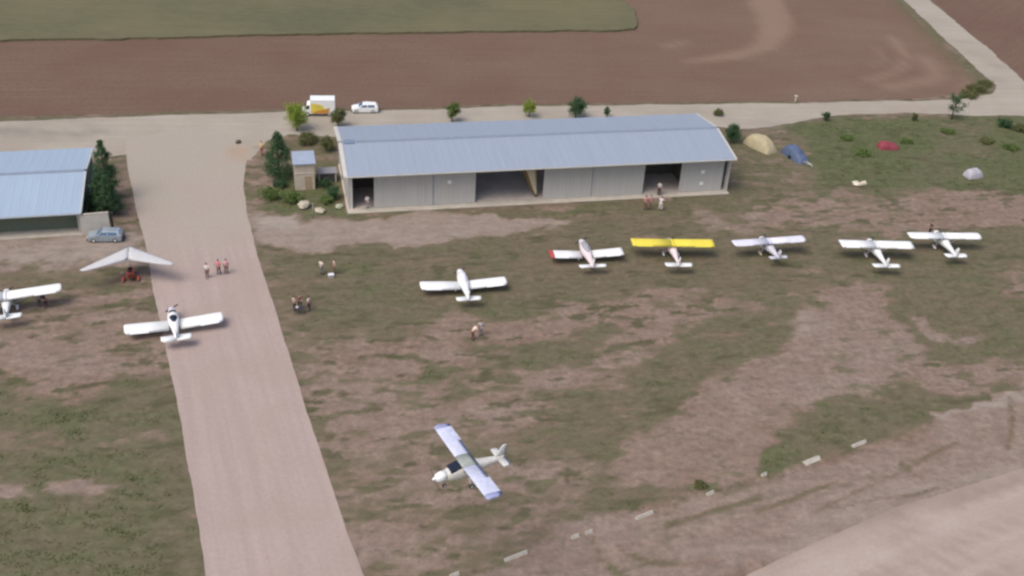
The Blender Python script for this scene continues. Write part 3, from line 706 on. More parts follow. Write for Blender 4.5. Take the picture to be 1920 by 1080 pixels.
def aircraft(label, loc, hdg, span, length, high, fus=white, wing=white, tail=white, canopy=None, cowl=None, chord=1.65, zlift=0.0, fair=white,
             dih=.06, tailw=2.9, kind='light aircraft', fin_m=None, stripe=None, round_tip=True, tip_m=None, tip_side=(), name='light_aircraft', nose=.36, root_gap=0, proprot=.5, tailback=.60, tailchord=.8, group='light aircraft parked on the grass', centre=None):
    t = empty(name, loc, hdg, label, 'aircraft', group)
    L = length; zw = 1.95 if high else .75                         # wing height
    yn, yt = nose * L, (nose - 1) * L
    zc = 1.05 if not high else 1.18
    # fuselage
    S = [(yn * .62, zc, .40, .40), (yn * .45, zc + .02, .54, .50), (.05 * L, zc + (.12 if high else .06), .64, .66 if high else .56), (-.10 * L, zc + (.10 if high else .06), .58, .58 if high else .50),
         (-.22 * L, zc + .08, .44, .40), (-.38 * L, zc + .10, .30, .27), (-.52 * L, zc + .12, .20, .19), (yt * .98, zc + .14, .06, .12)]
    bm = B(); loft(bm, [sup(*s) for s in S]); f = obj('fuselage', bm, fus, t)
    bm = B(); loft(bm, [sup(*s) for s in ((yn * .96, zc - .06, .20, .20), (yn * .93, zc - .04, .30, .28), (yn * .80, zc - .01, .38, .36), (yn * .625, zc, .405, .405))]); obj('engine_cowling', bm, cowl or fus, t)
    prop(t, yn * .98, zc - .05, rot=proprot)
    if stripe:
        bm = B(); loft(bm, [[(x * 1.03, y, z) for x, y, z in sup(y, c2, hw * 1.02, hh * .35)] for y, c2, hw, hh in ((-.12 * L, zc + .1, .47, .5), (-.24 * L, zc + .08, .32, .38), (-.42 * L, zc + .10, .20, .24))]); obj('stripe', bm, stripe, t)
    # canopy or cabin glazing
    if high:
        bm = B(); quadp = [(-.44, .115 * L, zc + .62), (.44, .115 * L, zc + .62), (.47, yn * .46, zc + .46), (-.47, yn * .46, zc + .46)]
        loft(bm, [[(-.47, .075 * L, zw + .0), (.47, .075 * L, zw + .0), (.47, .075 * L, zw - .35), (-.47, .075 * L, zw - .35)], [(-.44, yn * .52, zc + .52), (.44, yn * .52, zc + .52), (.44, yn * .52, zc + .36), (-.44, yn * .52, zc + .36)]], smooth=False); obj('windscreen', bm, glass, t)
        for s in (1, -1):
            bm = B(); loft(bm, [[(s * (.60 + k), .055 * L, zc + .12), (s * (.575 + k), -.085 * L, zc + .16), (s * (.55 + k), -.085 * L, zc + .52), (s * (.58 + k), .045 * L, zc + .60)] for k in (0, .03)], smooth=False); obj('side_window', bm, glass, t)
    else:
        if canopy:
            cs = [(.20 * L, zc + .40, .30, .12), (.14 * L, zc + .45, .42, .34), (.04 * L, zc + .45, .46, .44), (-.06 * L, zc + .42, .40, .40), (-.15 * L, zc + .36, .24, .24), (-.19 * L, zc + .33, .1, .1)]
            bm = B(); loft(bm, [sup(*s, e=2.2) for s in cs]); obj('canopy', bm, canopy, t)
            if canopy is glass:
                bm = B(); loft(bm, [sup(y, zc + .455, hw, hh, e=2.2) for y, hw, hh in ((-.03 * L, .475, .455), (.05 * L, .485, .465))]); obj('canopy_frame', bm, fus, t)
    # wings
    half = span / 2; root = .15 if high else .46 + root_gap
    for s in (1, -1):
        w = obj('wing', wing_mesh(s, half, chord, .13, root, zw, dih, round_tip=round_tip, le=.48), wing, t)
        bm = B(); x0, x1 = half * .52, half * .9
        loft(bm, [[(s * x, yy, zw + dih * x + z) for yy, z in ((.48 - chord * .78, .085), (.48 - chord * 1.02, .03), (.48 - chord * 1.02, -.01), (.48 - chord * .78, -.03))] for x in (x0, x1)], smooth=False)
        obj('aileron', bm, wing, w)
        if tip_m and s in tip_side:
            o2 = wing_mesh(s, half + .03, chord * 1.06, .155, half * .90, zw - .005, dih, round_tip=round_tip, le=.50); obj('wing_tip', o2, tip_m, w)
        if high:
            bm = B(); tube(bm, [(s * .45, .1, zc - .42), (s * half * .52, .05, zw + dih * half * .52 - .02)], .035, 6); tube(bm, [(s * .45, -.45, zc - .38), (s * half * .52, -.6, zw + dih * half * .52 - .02)], .028, 6); obj('strut', bm, fus, t)
    if high:
        bm = B(); loft(bm, [[(x, y, z + .02) for y, z in airfoil(chord, .14, .48, zw)] for x in ((-.16, .16) if not centre else (-centre[0], centre[0]))]); obj('wing_centre_section', bm, centre[1] if centre else wing, t)
    # tail
    zt = zc + .16; yb = yt * .98
    for s in (1, -1):
        bm = B(); loft(bm, [[(s * x, yb + .78 - k * .0 - .12 * (x / tailw) - u * tailchord * q, zt + v * .05) for u, v in ((0, 0), (.2, 1), (.6, .8), (1, 0), (.6, -.8), (.2, -1))] for x, q, k in ((.04, 1, 0), (tailw * .42, .95, 1), (tailw * .5, .7, 1))]); obj('tailplane', bm, tail, t)
    bm = B(); loft(bm, [[(v * .05, yb + a - u * c, zt + z) for u, v in ((0, 0), (.2, 1), (.6, .8), (1, 0), (.6, -.8), (.2, -1))] for z, a, c in ((0, 1.15, 1.25), (.5, .72, .85), (1.05, .35, .55), (1.12, .25, .35))]); obj('fin', bm, fin_m or tail, t)
    # undercarriage
    for x in (-.95, .95):
        wheel(t, x, -.15, .2, fair)
        bm = B(); tube(bm, [(x * .4, -.1, zc - .42), (x * .97, -.15, .28)], [.05, .035], 6); obj('gear_leg', bm, fus, t)
    wheel(t, 0, yn * .66, .17, fair)
    bm = B(); tube(bm, [(0, yn * .66, .25), (0, yn * .66, zc - .3)], .03, 6); obj('nose_leg', bm, metal, t)
    return t
def place(px, py, z): p = un(px, py, z); return Vector((p.x, p.y, 0))
aircraft('white high wing aircraft cut off by the left edge of the picture', place(10, 551, 1.95), R_(22), 11.6, 6.2, True, nose=.34, tailw=3.2, dih=.03, tailchord=1.1, chord=1.85)
aircraft('white low wing aircraft with dark glass canopy standing half on the dirt taxiway', place(326, 604, .8), R_(21), 10.4, 6.6, False, canopy=glass, cowl=silver, chord=2.05, tailw=3.2, root_gap=.12, dih=.05, tailchord=1.25, nose=.40)
aircraft('all white low wing aircraft standing alone in the middle of the grass', place(868, 531, .8), R_(13.5), 10.3, 7.1, False, canopy=white_b, chord=1.9, tailchord=1.0, tailw=2.9, fair=white, dih=.065, nose=.38)
aircraft('white low wing aircraft with one dull red wing tip and grey canopy', place(1098, 474, .8), R_(11.5), 9.3, 7.2, False, canopy=grey_glass, fus=pinkish, cowl=silver, chord=1.85, tailw=3.4, tip_m=mat('dull_red_tip', (.48, .07, .07), .5), tip_side=(-1,), stripe=mat('pink_stripe', (.62, .30, .32), .5), round_tip=False, dih=.07, root_gap=.22, nose=.40, tailchord=.85)
aircraft('high wing aircraft with a bright yellow wing and pinkish white fuselage', place(1260, 452, 1.95), R_(6), 10.5, 7.0, True, fus=pinkish, wing=yellow, chord=1.95, tailw=3.4, dih=.005, round_tip=False, nose=.26, tailchord=1.05)
aircraft('silver grey high wing aircraft right of the yellow winged one', place(1440, 452, 1.8), R_(15), 9.9, 5.9, True, fus=silver, wing=mat('lavender_white', (.72, .72, .82), .45), tail=silver, chord=1.6, tailw=2.4, dih=.01, fair=cream, nose=.36)
aircraft('white high wing aircraft with straight square wing, left of the overlapping pair', place(1641, 455, 1.95), R_(5), 9.5, 7.3, True, chord=1.95, tailw=3.5, dih=.005, round_tip=False, nose=.30, fair=pinkish, tailchord=1.05)
aircraft('white high wing aircraft at the right end of the parked row', place(1769, 440, 1.95), R_(6.5), 9.8, 7.0, True, chord=1.7, tailw=2.9, dih=.01, fair=pinkish, nose=.33, tailchord=1.1)
fl = aircraft('pale lavender winged light aircraft flying low over the field', (0, 0, 0), R_(119.5), 9.5, 6.1, True, centre=(.75, mat('grey_green_centre', (.36, .39, .36), .4)), fus=mat('warm_grey_white', (.62, .61, .58), .45), wing=mat('pale_lavender_white', (.60, .63, .79), .4), tail=pale_grey, canopy=mat('grey_green_canopy', (.40, .42, .39), .2), cowl=white,
              chord=1.3, dih=.025, tailw=2.3, tip_m=blue_tip, tip_side=(1, -1), nose=.42, fair=None, group='light aircraft in the air')
pf = un(872, 867, 14.0); fl.location = (pf.x, pf.y, 12.1)
# tilt of the wing tips' blue trim is part of the wing; the aircraft banks very slightly
fl.rotation_euler = (0, R_(1.5), R_(119.5))

def trike():
    zt = 2.65
    a = un(243, 461, zt + .15); l = un(152, 502, zt - .1); r = un(327, 500, zt - .1); m = (l + r) / 2; c = un(240, 487, zt)
    hd = (a - m); ang = math.atan2(-hd.x, hd.y); half = (r - l).length / 2; root = (a - c).length; back = hd.length
    o = Vector(((a.x + c.x) / 2, (a.y + c.y) / 2, 0))
    t = empty('flexwing_trike', o, ang, 'pale grey delta wing microlight with a red trike beside the taxiway', 'aircraft', 'microlights at the taxiway')
    bm = B(); ch = (a.xy - c.xy).length; y0 = ch / 2; n = 12; top = []
    for s in (-1, 1):
        rings = []
        for i in range(n + 1):
            k = i / n; x = s * half * k; le = y0 - back * k; cc = ch * (1 - k) ** .8 * .92 + .42
            if k > .97: cc *= .5
            z = zt + .08 - .06 * k
            rings.append([(x, le - u * cc, z + v * .05 * cc * .6 + .02 * math.sin(u * 3.1) * (1 - k)) for u, v in ((0, 0), (.06, .6), (.2, 1), (.45, .95), (.75, .5), (1, .06), (.75, -.02), (.4, -.1), (.1, -.3))])
        loft(bm, rings)
    sail = obj('sail', bm, mat('pale_grey_sail', (.57, .57, .58), .6, .05, .8, stretch=(3, .5, 1)), t)
    bm = B()
    for s in (-1, 1): tube(bm, [(0, y0, zt + .1), (s * half * .96, y0 - back * .96, zt - .02)], .04, 6)
    tube(bm, [(0, y0 + .1, zt + .06), (0, -y0 - .5, zt + .02)], .035, 6); tube(bm, [(0, .1, zt + .1), (0, .1, zt + .85)], .025, 6)
    obj('airframe', bm, metal, t)
    bm = B(); tube(bm, [(0, 0, zt), (0, -.35, 1.2), (0, -.55, .45)], .04, 6); tube(bm, [(-.7, .9, 1.25), (.7, .9, 1.25)], .02, 6); tube(bm, [(-.7, .9, 1.25), (0, .1, zt)], .02, 6); tube(bm, [(.7, .9, 1.25), (0, .1, zt)], .02, 6)
    obj('mast', bm, metal, t)
    rm = mat('orange_red_pod', (.46, .09, .05), .45)
    bm = B(); loft(bm, [sup(y, z, w, h) for y, z, w, h in ((1.35, .55, .06, .06), (1.1, .6, .28, .24), (.5, .64, .42, .36), (-.2, .64, .46, .40), (-.8, .66, .42, .36), (-1.15, .68, .2, .2))]); obj('pod', bm, rm, t)
    for y in (.25, -.4):
        bm = B(); box(bm, -.24, .24, y - .2, y + .22, .85, .98, .04); box(bm, -.24, .24, y - .32, y - .2, .85, 1.35, .04); obj('seat', bm, dark_m, t)
    bm = B(); box(bm, -.24, .24, -1.45, -.92, .75, 1.25, .05); obj('engine', bm, mat('dark_red_engine', (.16, .04, .03), .5), t)
    bm = B()
    for s in (1, -1): loft(bm, [[(s * k * .8 * .8 + a * .05, -1.52 + b * .02, 1.05 + s * k * .8 * .6 + a * .06) for a, b in ((-1, 0), (0, 1), (1, 0), (0, -1))] for k in (.05, .5, 1)])
    obj('propeller', bm, dark_m, t)
    wheel(t, 0, 1.15, .2); wheel(t, -.85, -.7, .22, rm); wheel(t, .85, -.7, .22, rm)
    bm = B(); tube(bm, [(-.85, -.7, .3), (0, -.5, .5), (.85, -.7, .3)], .035, 6); obj('axle', bm, rm, t)
    for ch in t.children:
        if ch.name.split('.')[0] not in ('sail', 'airframe', 'mast'): ch.location.y -= 1.0
    return t
trike()

# ------------------------------------------------------------------ vehicles
def vehicle(name, label, cat, loc, rz, L, body_st, m, glass_st, wheels, wr=.31, group=None, hw=.86, band=None, glassm=blue_glass):
    """x runs to the front; body_st: (x, z bottom, z belt, z top, half width belt, half width top)"""
    t = empty(name, loc, rz, label, cat, group)
    rings = [[(x, -a, zb), (x, -a * 1.02, (zb + zm) / 2), (x, -a, zm), (x, -b, zt - .05), (x, -b * .85, zt), (x, b * .85, zt), (x, b, zt - .05), (x, a, zm), (x, a * 1.02, (zb + zm) / 2), (x, a, zb)] for x, zb, zm, zt, a, b in body_st]
    bm = B(); loft(bm, rings, smooth=False); body = obj('body', bm, m, t)
    for kind, pts in glass_st:
        for s in ((1, -1) if kind in ('side', 'band') else (1,)):
            bm = B()
            P = [Vector((x, y * s, z)) for x, y, z in pts]
            nrm = (P[1] - P[0]).cross(P[2] - P[0]).normalized()
            cen = sum(P, Vector()) / len(P)
            if nrm.dot(cen - Vector((0, 0, .7))) < 0: nrm = -nrm
            loft(bm, [[p + nrm * k for p in P] for k in (-.03, .012)], smooth=False)
            obj({'side': 'side_window', 'front': 'windscreen', 'rear': 'rear_window', 'band': 'painted_panel'}[kind], bm, band if kind == 'band' else glassm, t)
    fx = body_st[-1][0]; rx = body_st[0][0]
    for s in (1, -1):
        for x in wheels:
            bm = B(); n = 14; y = s * (hw - .09)
            prof = [(-.1, wr * .6), (-.1, wr * .93), (-.06, wr), (.06, wr), (.1, wr * .93), (.1, wr * .6)]
            loft(bm, [[(x + b * math.cos(q), y + a, wr + b * math.sin(q)) for a, b in prof] for q in [2 * math.pi * i / n for i in range(n + 1)]], cap=False)
            w = obj('wheel', bm, rubber, t)
            bm = B(); tube(bm, [(x, y - .09, wr), (x, y + .09, wr)], wr * .6, 12); obj('rim', bm, pale_grey, w)
        bm = B(); box(bm, fx - .06, fx + .02, s * hw * .72 - .14, s * hw * .72 + .14, .58, .74, .02); obj('headlight', bm, mat('lamp_glass', (.7, .7, .68), .2), t)
        bm = B(); box(bm, rx - .02, rx + .05, s * hw * .8 - .09, s * hw * .8 + .09, .62, .9, .02); obj('tail_light', bm, red, t)
        bm = B(); ball(bm, (glass_st[0][1][0][0] * .5 + .55, s * (hw + .09), .98), (.07, .1, .08), 8); obj('mirror', bm, m, t)
    for x in (fx, rx):
        bm = B(); box(bm, x - .07, x + .07, -hw * .95, hw * .95, .28, .50, .03); obj('bumper', bm, dark_m, t)
    return t
def estate(label, loc, rz, m):
    st = [(-2.1, .35, .78, .84, .74, .66), (-2.02, .24, .86, 1.1, .80, .62), (-1.75, .22, .92, 1.38, .84, .60), (-.4, .2, .94, 1.46, .86, .62), (.25, .2, .94, 1.42, .86, .62), (1.0, .2, .92, .97, .86, .72), (1.7, .22, .82, .86, .82, .70), (2.05, .3, .68, .72, .74, .62)]
    gl = [('side', [(.72, -.83, .98), (-.35, -.83, .98), (-.35, -.655, 1.36), (.28, -.655, 1.34)]), ('side', [(-.45, -.83, .98), (-1.55, -.82, .98), (-1.5, -.655, 1.32), (-.45, -.655, 1.36)]),
          ('front', [(.95, -.70, 1.0), (.95, .70, 1.0), (.34, .56, 1.40), (.34, -.56, 1.40)]), ('rear', [(-2.03, -.62, .95), (-2.03, .62, .95), (-1.80, .54, 1.33), (-1.80, -.54, 1.33)])]
    return vehicle('parked_car', label, 'car', loc, rz, 4.2, st, m, gl, (-1.25, 1.3))
p = un(684, 209); estate('white estate car with blue tinted windows parked on the road behind the hangar', p, R_(180 + 10), white)
p = un(199, 449); estate('silver blue car parked in front of the pale block wall', p, R_(188), mat('silver_blue_paint', (.34, .40, .46), .3, .1, 2, metal=.3))
def box_van():
    p = un(598, 214); yl = mat('yellow_graphic', (.75, .62, .10), .5); og = mat('orange_graphic', (.62, .28, .05), .5)
    st = [(-2.5, .45, 1.2, 2.75, .98, .98), (1.25, .45, 1.2, 2.75, .98, .98), (1.26, .4, 1.15, 2.0, .92, .86), (1.75, .38, 1.1, 1.9, .92, .84), (2.2, .38, 1.02, 1.12, .90, .80), (2.6, .4, .8, .95, .84, .76)]
    gl = [('side', [(2.05, -.905, 1.2), (1.4, -.93, 1.2), (1.4, -.88, 1.78), (1.72, -.88, 1.78)]), ('front', [(2.18, -.78, 1.16), (2.18, .78, 1.16), (1.80, .74, 1.86), (1.80, -.74, 1.86)]),
          ('band', [(1.15, -1.002, .62), (-1.3, -1.002, .62), (-.6, -1.002, 1.9), (1.15, -1.002, 2.2)])]
    t = vehicle('delivery_van', 'white box van with yellow and orange side panel parked behind the lime green tree', 'van', p, R_(180 + 9), 5, st, white, gl, (-1.6, 1.75), .36, hw=.95, band=yl, glassm=glass)
    for s in (1, -1):
        bm = B(); P = [Vector((x, s * y, z)) for x, y, z in ((1.0, -1.02, .55), (-1.5, -1.02, .55), (-1.7, -1.02, 1.45), (-.9, -1.02, 1.2), (.3, -1.02, .95))]
        loft(bm, [[q + Vector((0, -s * k, 0)) for q in P] for k in (-.02, .015)], smooth=False); obj('painted_stripe', bm, og, t)
box_van()
def covered(name, label, cat, px, py, L, Wd, H, rz, m, seed, bar=None, group=None, skirt=True):
    p = un(px, py); t = empty(name, p, rz, label, cat, group)
    bm = B(); nu, nv = 30, 18; vs = []
    for i in range(nu + 1):
        row = []
        for j in range(nv + 1):
            u = -1 + 2 * i / nu; v = -1 + 2 * j / nv
            hgt = (1 - abs(u) ** 3.2) ** .55 * (1 - abs(v) ** 3.0) ** .5 if abs(u) < 1 and abs(v) < 1 else 0
            hgt *= 1 - .18 * u + .10 * math.sin(3 * u + seed)
            q = Vector((u * 3 + seed, v * 3, seed)); hgt += .10 * mnoise.noise(q) * hgt + .04 * mnoise.noise(q * 3)* (hgt > 0)
            w = 1 - .15 * u * u
            row.append(bm.verts.new((u * L / 2, v * w * Wd / 2, max(0, hgt) * H)))
        vs.append(row)
    for i in range(nu):
        for j in range(nv): bm.faces.new((vs[i][j], vs[i + 1][j], vs[i + 1][j + 1], vs[i][j + 1]))
    obj('cover', bm, m, t, True)
    if bar:
        bm = B(); tube(bm, [(L / 2 - .25, -.35, .42), (L / 2 + bar, 0, .42)], .05, 6); tube(bm, [(L / 2 - .25, .35, .42), (L / 2 + bar, 0, .42)], .05, 6); tube(bm, [(L / 2 + bar, 0, .42), (L / 2 + bar, 0, .0)], .035, 6); obj('drawbar', bm, pale_grey, t)
        for s in (1, -1):
            bm = B(); tube(bm, [(.1, s * (Wd / 2 - .02), .3), (.1, s * (Wd / 2 + .14), .3)], .3, 14); obj('wheel', bm, rubber, t)
    return t
covered('covered_trailer', 'tan tarpaulin covered trailer on the rough ground right of the hangar', 'trailer', 1425, 276, 5.2, 2.7, 1.75, R_(-52), mat('tan_tarpaulin', (.42, .37, .24), .8, .15, 1.2, bump=.2), 1.0, group='covered trailers')
covered('covered_trailer', 'blue tarpaulin covered trailer with a pale drawbar', 'trailer', 1490, 295, 4.8, 2.2, 1.5, R_(-62), mat('blue_tarpaulin', (.085, .12, .21), .65, .2, 1.2, bump=.2), 2.3, bar=1.6, group='covered trailers')
covered('covered_mound', 'faded red tarpaulin covered heap in the lush grass', 'tarpaulin', 1664, 277, 3.2, 2.0, 1.0, R_(8), mat('red_tarpaulin', (.25, .05, .07), .8, .2, 1.2, bump=.2), 4.1, group='tarpaulin covered heaps')
covered('covered_mound', 'pale grey tarpaulin covered heap in the grass at far right', 'tarpaulin', 1824, 330, 2.7, 1.9, 1.2, R_(25), mat('grey_tarpaulin', (.42, .41, .46), .7, .12, 1.2, bump=.2), 5.7, group='tarpaulin covered heaps')

# ------------------------------------------------------------------ people
def skin_mesh(verts, edges, rad, sub=1):
    me = bpy.data.meshes.new('skel'); me.from_pydata(verts, edges, []); o = bpy.data.objects.new('skel', me); COL.objects.link(o)
    s = o.modifiers.new('s', 'SKIN'); s.use_smooth_shade = True
    for i, r in enumerate(rad):
        d = me.skin_vertices[0].data[i]; d.radius = r if isinstance(r, tuple) else (r, r)
    me.skin_vertices[0].data[0].use_root = True
    ss = o.modifiers.new('d', 'SUBSURF'); ss.levels = sub; ss.render_levels = sub
    dg = bpy.context.evaluated_depsgraph_get(); dg.update()
    out = bpy.data.meshes.new_from_object(o.evaluated_get(dg)); bpy.data.objects.remove(o); out.materials.clear(); return out
SKIN = mat('skin', (.48, .29, .21), .6, .06, 8)
POSES = {}
def pose(kind):
    if kind in POSES: return POSES[kind]
    lean = .0; J = {}
    if kind == 'stand': arms = {1: ((.25, -.03, 1.13), (.26, .05, .88), (.26, .08, .80)), -1: ((-.25, -.03, 1.13), (-.26, .05, .88), (-.26, .08, .80))}; legs = {1: ((.11, .02, .5), (.12, -.02, .09), (.13, .13, .04)), -1: ((-.11, .02, .5), (-.12, -.02, .09), (-.13, .13, .04))}
    if kind == 'walk': arms = {1: ((.25, -.12, 1.14), (.25, -.13, .88), (.25, -.11, .80)), -1: ((-.25, .06, 1.13), (-.25, .22, .93), (-.25, .28, .87))}; legs = {1: ((.10, .16, .52), (.10, .24, .10), (.11, .39, .06)), -1: ((-.10, -.02, .50), (-.10, -.26, .13), (-.11, -.13, .04))}
    if kind == 'reach': arms = {1: ((.27, .10, 1.16), (.22, .36, 1.20), (.2, .44, 1.22)), -1: ((-.26, .04, 1.14), (-.20, .24, 1.02), (-.16, .31, 1.02))}; legs = {1: ((.13, .04, .5), (.16, -.02, .09), (.18, .13, .04)), -1: ((-.12, .0, .5), (-.13, -.06, .09), (-.14, .09, .04))}
    if kind == 'bend': arms = {1: ((.24, .50, .98), (.20, .58, .72), (.19, .6, .64)), -1: ((-.24, .48, .98), (-.2, .60, .74), (-.18, .64, .67))}; legs = {1: ((.12, .06, .5), (.13, -.04, .09), (.14, .11, .04)), -1: ((-.12, .06, .5), (-.13, -.04, .09), (-.14, .11, .04))}; lean = 1
    sp = [(0, 0, .95), (0, -.01, 1.14), (0, 0, 1.34), (0, .0, 1.47), (0, .01, 1.55), (0, .025, 1.63), (0, .015, 1.705)]
    if lean: sp = [(0, -.06, .95), (0, .08, 1.11), (0, .24, 1.23), (0, .36, 1.28), (0, .43, 1.31), (0, .51, 1.33), (0, .58, 1.33)]
    sh = Vector(sp[2]).lerp(Vector(sp[3]), .35)
    POSES[kind] = (sp, sh, arms, legs); return POSES[kind]
BODY = {}
def body_parts(kind):
    if kind in BODY: return BODY[kind]
    sp, sh, arms, legs = pose(kind)
    v = list(sp); e = [(i, i + 1) for i in range(6)]; r = [(.15, .11), (.13, .10), (.155, .105), .055, .06, (.078, .095), .055]
    for s in (1, -1):
        n = len(v); v += [(s * .18, sh.y, sh.z)] + list(arms[s]); e += [(2, n), (n, n + 1), (n + 1, n + 2), (n + 2, n + 3)]; r += [.06, .043, .030, (.040, .022)]
        n = len(v); v += [(s * .10, sp[0][1], .88)] + list(legs[s]); e += [(0, n), (n, n + 1), (n + 1, n + 2), (n + 2, n + 3)]; r += [.092, .062, .042, (.045, .035)]
    body = skin_mesh(v, e, r, 2)
    # nose, ears, eyes, fingers joined into the same mesh
    bm = B(); bm.from_mesh(body); hc = Vector(sp[5]); up = (Vector(sp[6]) - Vector(sp[4])).normalized(); fw = Vector((0, 1, 0)) - up * up.y
    fw = fw.normalized() if fw.length > .2 else Vector((0, 0, -1))
    if kind == 'bend': fw = Vector((0, .25, -.97))
    ball(bm, hc + fw * .095 - up * .02, (.016, .02, .022), 6)
    for s in (1, -1):
        ball(bm, hc + Vector((s * .082, 0, 0)) - fw * .005, (.012, .025, .032), 6)
        ball(bm, hc + fw * .082 + Vector((s * .032, 0, 0)) + up * .012, .011, 6, mi=1)
        w, pm = Vector(arms[s][1]), Vector(arms[s][2]); d = (pm - w).normalized(); sd_ = Vector((0, 1, 0)).cross(d)
        sd_ = Vector((0, 1, 0)) if abs(d.z) > .7 else Vector((1, 0, 0)); inn = Vector((-s, 0, 0)) if abs(d.z) > .7 else Vector((0, 0, -1))
        for k, ln in zip((-1.5, -.5, .5, 1.5), (.060, .075, .080, .068)):
            b0 = pm + sd_ * k * .018 + d * .015
            tube(bm, [b0, b0 + d * ln * .5 + inn * .004, b0 + d * ln + inn * .02], [.009, .0085, .006], 5)
        b0 = w + d * .03 + sd_ * .03; tube(bm, [b0, b0 + sd_ * .03 + d * .03 + inn * .01, b0 + sd_ * .035 + d * .06 + inn * .018], [.011, .01, .007], 5)
    bm.to_mesh(body); bm.free()
    # clothes
    v = [sp[0], sp[1], sp[2], tuple(Vector(sp[2]).lerp(Vector(sp[3]), .75))]; e = [(0, 1), (1, 2), (2, 3)]; r = [(.172, .135), (.155, .125), (.178, .13), (.075, .07)]
    for s in (1, -1):
        n = len(v); a = arms[s]; v += [(s * .18, sh.y, sh.z), tuple(Vector((s * .18, sh.y, sh.z)).lerp(Vector(a[0]), .85))]; e += [(2, n), (n, n + 1)]; r += [.078, .064]
    shirt = skin_mesh(v, e, r, 1)
    v = [tuple(Vector(sp[0]) + Vector((0, 0, .02)))]; e = []; r = [(.168, .13)]
    for s in (1, -1):
        n = len(v); l = legs[s]; v += [(s * .10, sp[0][1], .87), l[0], tuple(Vector(l[0]).lerp(Vector(l[1]), .9))]; e += [(0, n), (n, n + 1), (n + 1, n + 2)]; r += [.108, .078, .068]
    trou = skin_mesh(v, e, r, 1)
    bm = B()
    for s in (1, -1):
        a, t = Vector(legs[s][1]), Vector(legs[s][2]); tube(bm, [a - (t - a) * .35 + Vector((0, 0, -.03)), a.lerp(t, .4) + Vector((0, 0, -.01)), t + (t - a) * .15], [.045, .055, .035], 8)
    shoes = bpy.data.meshes.new('shoes'); bmesh.ops.recalc_face_normals(bm, faces=bm.faces); bm.to_mesh(shoes); bm.free()
    bm = B(); t = bmesh.new(); bmesh.ops.create_uvsphere(t, u_segments=14, v_segments=10, radius=1)
    bmesh.ops.delete(t, geom=[q for q in t.verts if q.co.z < -.15 or (q.co.y > .55 and q.co.z < .45)], context='VERTS')
    rot = Vector((0, 0, 1)).rotation_difference(up)
    for q in t.verts: q.co = hc + up * .02 + rot @ Vector((q.co.x * .092, q.co.y * .112, q.co.z * .105))
    merge(bm, t); hair = bpy.data.meshes.new('hair'); bm.to_mesh(hair); bm.free()
    BODY[kind] = (body, shirt, trou, shoes, hair); return BODY[kind]
EYE = mat('eye_dark', (.02, .015, .012), .4)
def person(label, px, py, rz, kind, shirt, trousers, hair=(.03, .02, .015), group='people on the airfield', z=0.02, sc=1.0):
    t = empty('person', un(px, py, z), R_(rz), label, 'person', group); t.scale = (sc * 1.12,) * 3
    parts = body_parts(kind)
    cm = lambda c: mat('cloth_%d_%d_%d' % tuple(int(q * 100) for q in c), c, .85, .08, 6)
    for nm, me, m in zip(('body', 'shirt', 'trousers', 'shoes', 'hair'), parts, ([SKIN, EYE], cm(shirt), cm(trousers), cm((.05, .045, .04)), cm(hair))):
        obj_me(nm, me.copy(), m, t, True)
    return t
WH, PK, DK, NV, TN, RD, BR = (.78, .76, .75), (.58, .22, .25), (.04, .035, .04), (.05, .06, .10), (.50, .40, .32), (.45, .07, .07), (.16, .10, .07)
person('person in a white top on the taxiway, left of the red shirted one', 389, 521, 20, 'walk', WH, BR, sc=1.05)
person('person in a red top on the taxiway beside the white topped one', 411, 514, 160, 'reach', (.72, .20, .24), (.16, .08, .09), sc=1.05)
person('person in a faded pink top and brown trousers at right of the taxiway trio', 425, 513, 200, 'stand', (.74, .38, .42), (.15, .10, .09), sc=1.05)
person('person in a cream top standing alone left of a pair on the grass', 603, 514, -30, 'stand', (.72, .66, .55), (.22, .22, .20), sc=1.05)
person('person in a tan top and dark brown trousers behind the small pale crate', 627, 513, 120, 'stand', TN, BR, sc=1.05)
person('person in a pale brown top at left of the group around the dark table', 552, 582, -40, 'stand', (.46, .34, .30), (.10, .07, .08), sc=1.0)
person('person in a maroon top bending over behind the dark table', 563, 578, 180, 'reach', (.22, .10, .11), DK, sc=1.0)
person('person in a pink white top at right of the group around the dark table', 580, 583, 60, 'stand', (.70, .52, .50), (.12, .09, .11), sc=1.05)
person('dark haired person in a pale grey shirt on the brown soil', 901, 629, 200, 'stand', (.55, .52, .53), (.28, .26, .27), sc=1.05)
person('person in a peach top and brown trousers bending on the brown soil', 886, 637, -60, 'bend', (.70, .55, .48), (.16, .09, .06), sc=1.1)
person('person in a white top in the dark left doorway of the hangar', 689, 391, 30, 'stand', WH, (.35, .32, .36), z=.13, sc=1.05)
person('person in a white top and dark trousers inside the right hangar doorway', 1235, 366, 150, 'stand', (.68, .65, .64), (.06, .03, .03), z=.13, sc=1.1)
person('person in a salmon top and dark trousers standing before the right doorway', 1209, 394, 10, 'reach', (.56, .26, .25), BR, sc=1.15)
person('person in a coral top beside the white clad one before the right doorway', 1218, 392, 200, 'stand', (.58, .30, .29), (.30, .18, .15), sc=1.1)
person('person dressed all in white before the right doorway of the hangar', 1238, 394, -30, 'reach', (.78, .74, .74), (.70, .66, .66), sc=1.1)
person('person in dark clothing beside the nose of the rightmost aircraft', 1742, 441, 90, 'reach', DK, DK, sc=1.1)
person('person in maroon clothing bending under the wing of the leftmost aircraft', 87, 577, 60, 'bend', (.10, .05, .06), (.08, .04, .05), sc=1.0)
person('person in a grey top under the wing of the leftmost aircraft', 75, 575, -20, 'stand', (.38, .36, .42), (.10, .09, .11), sc=.95)
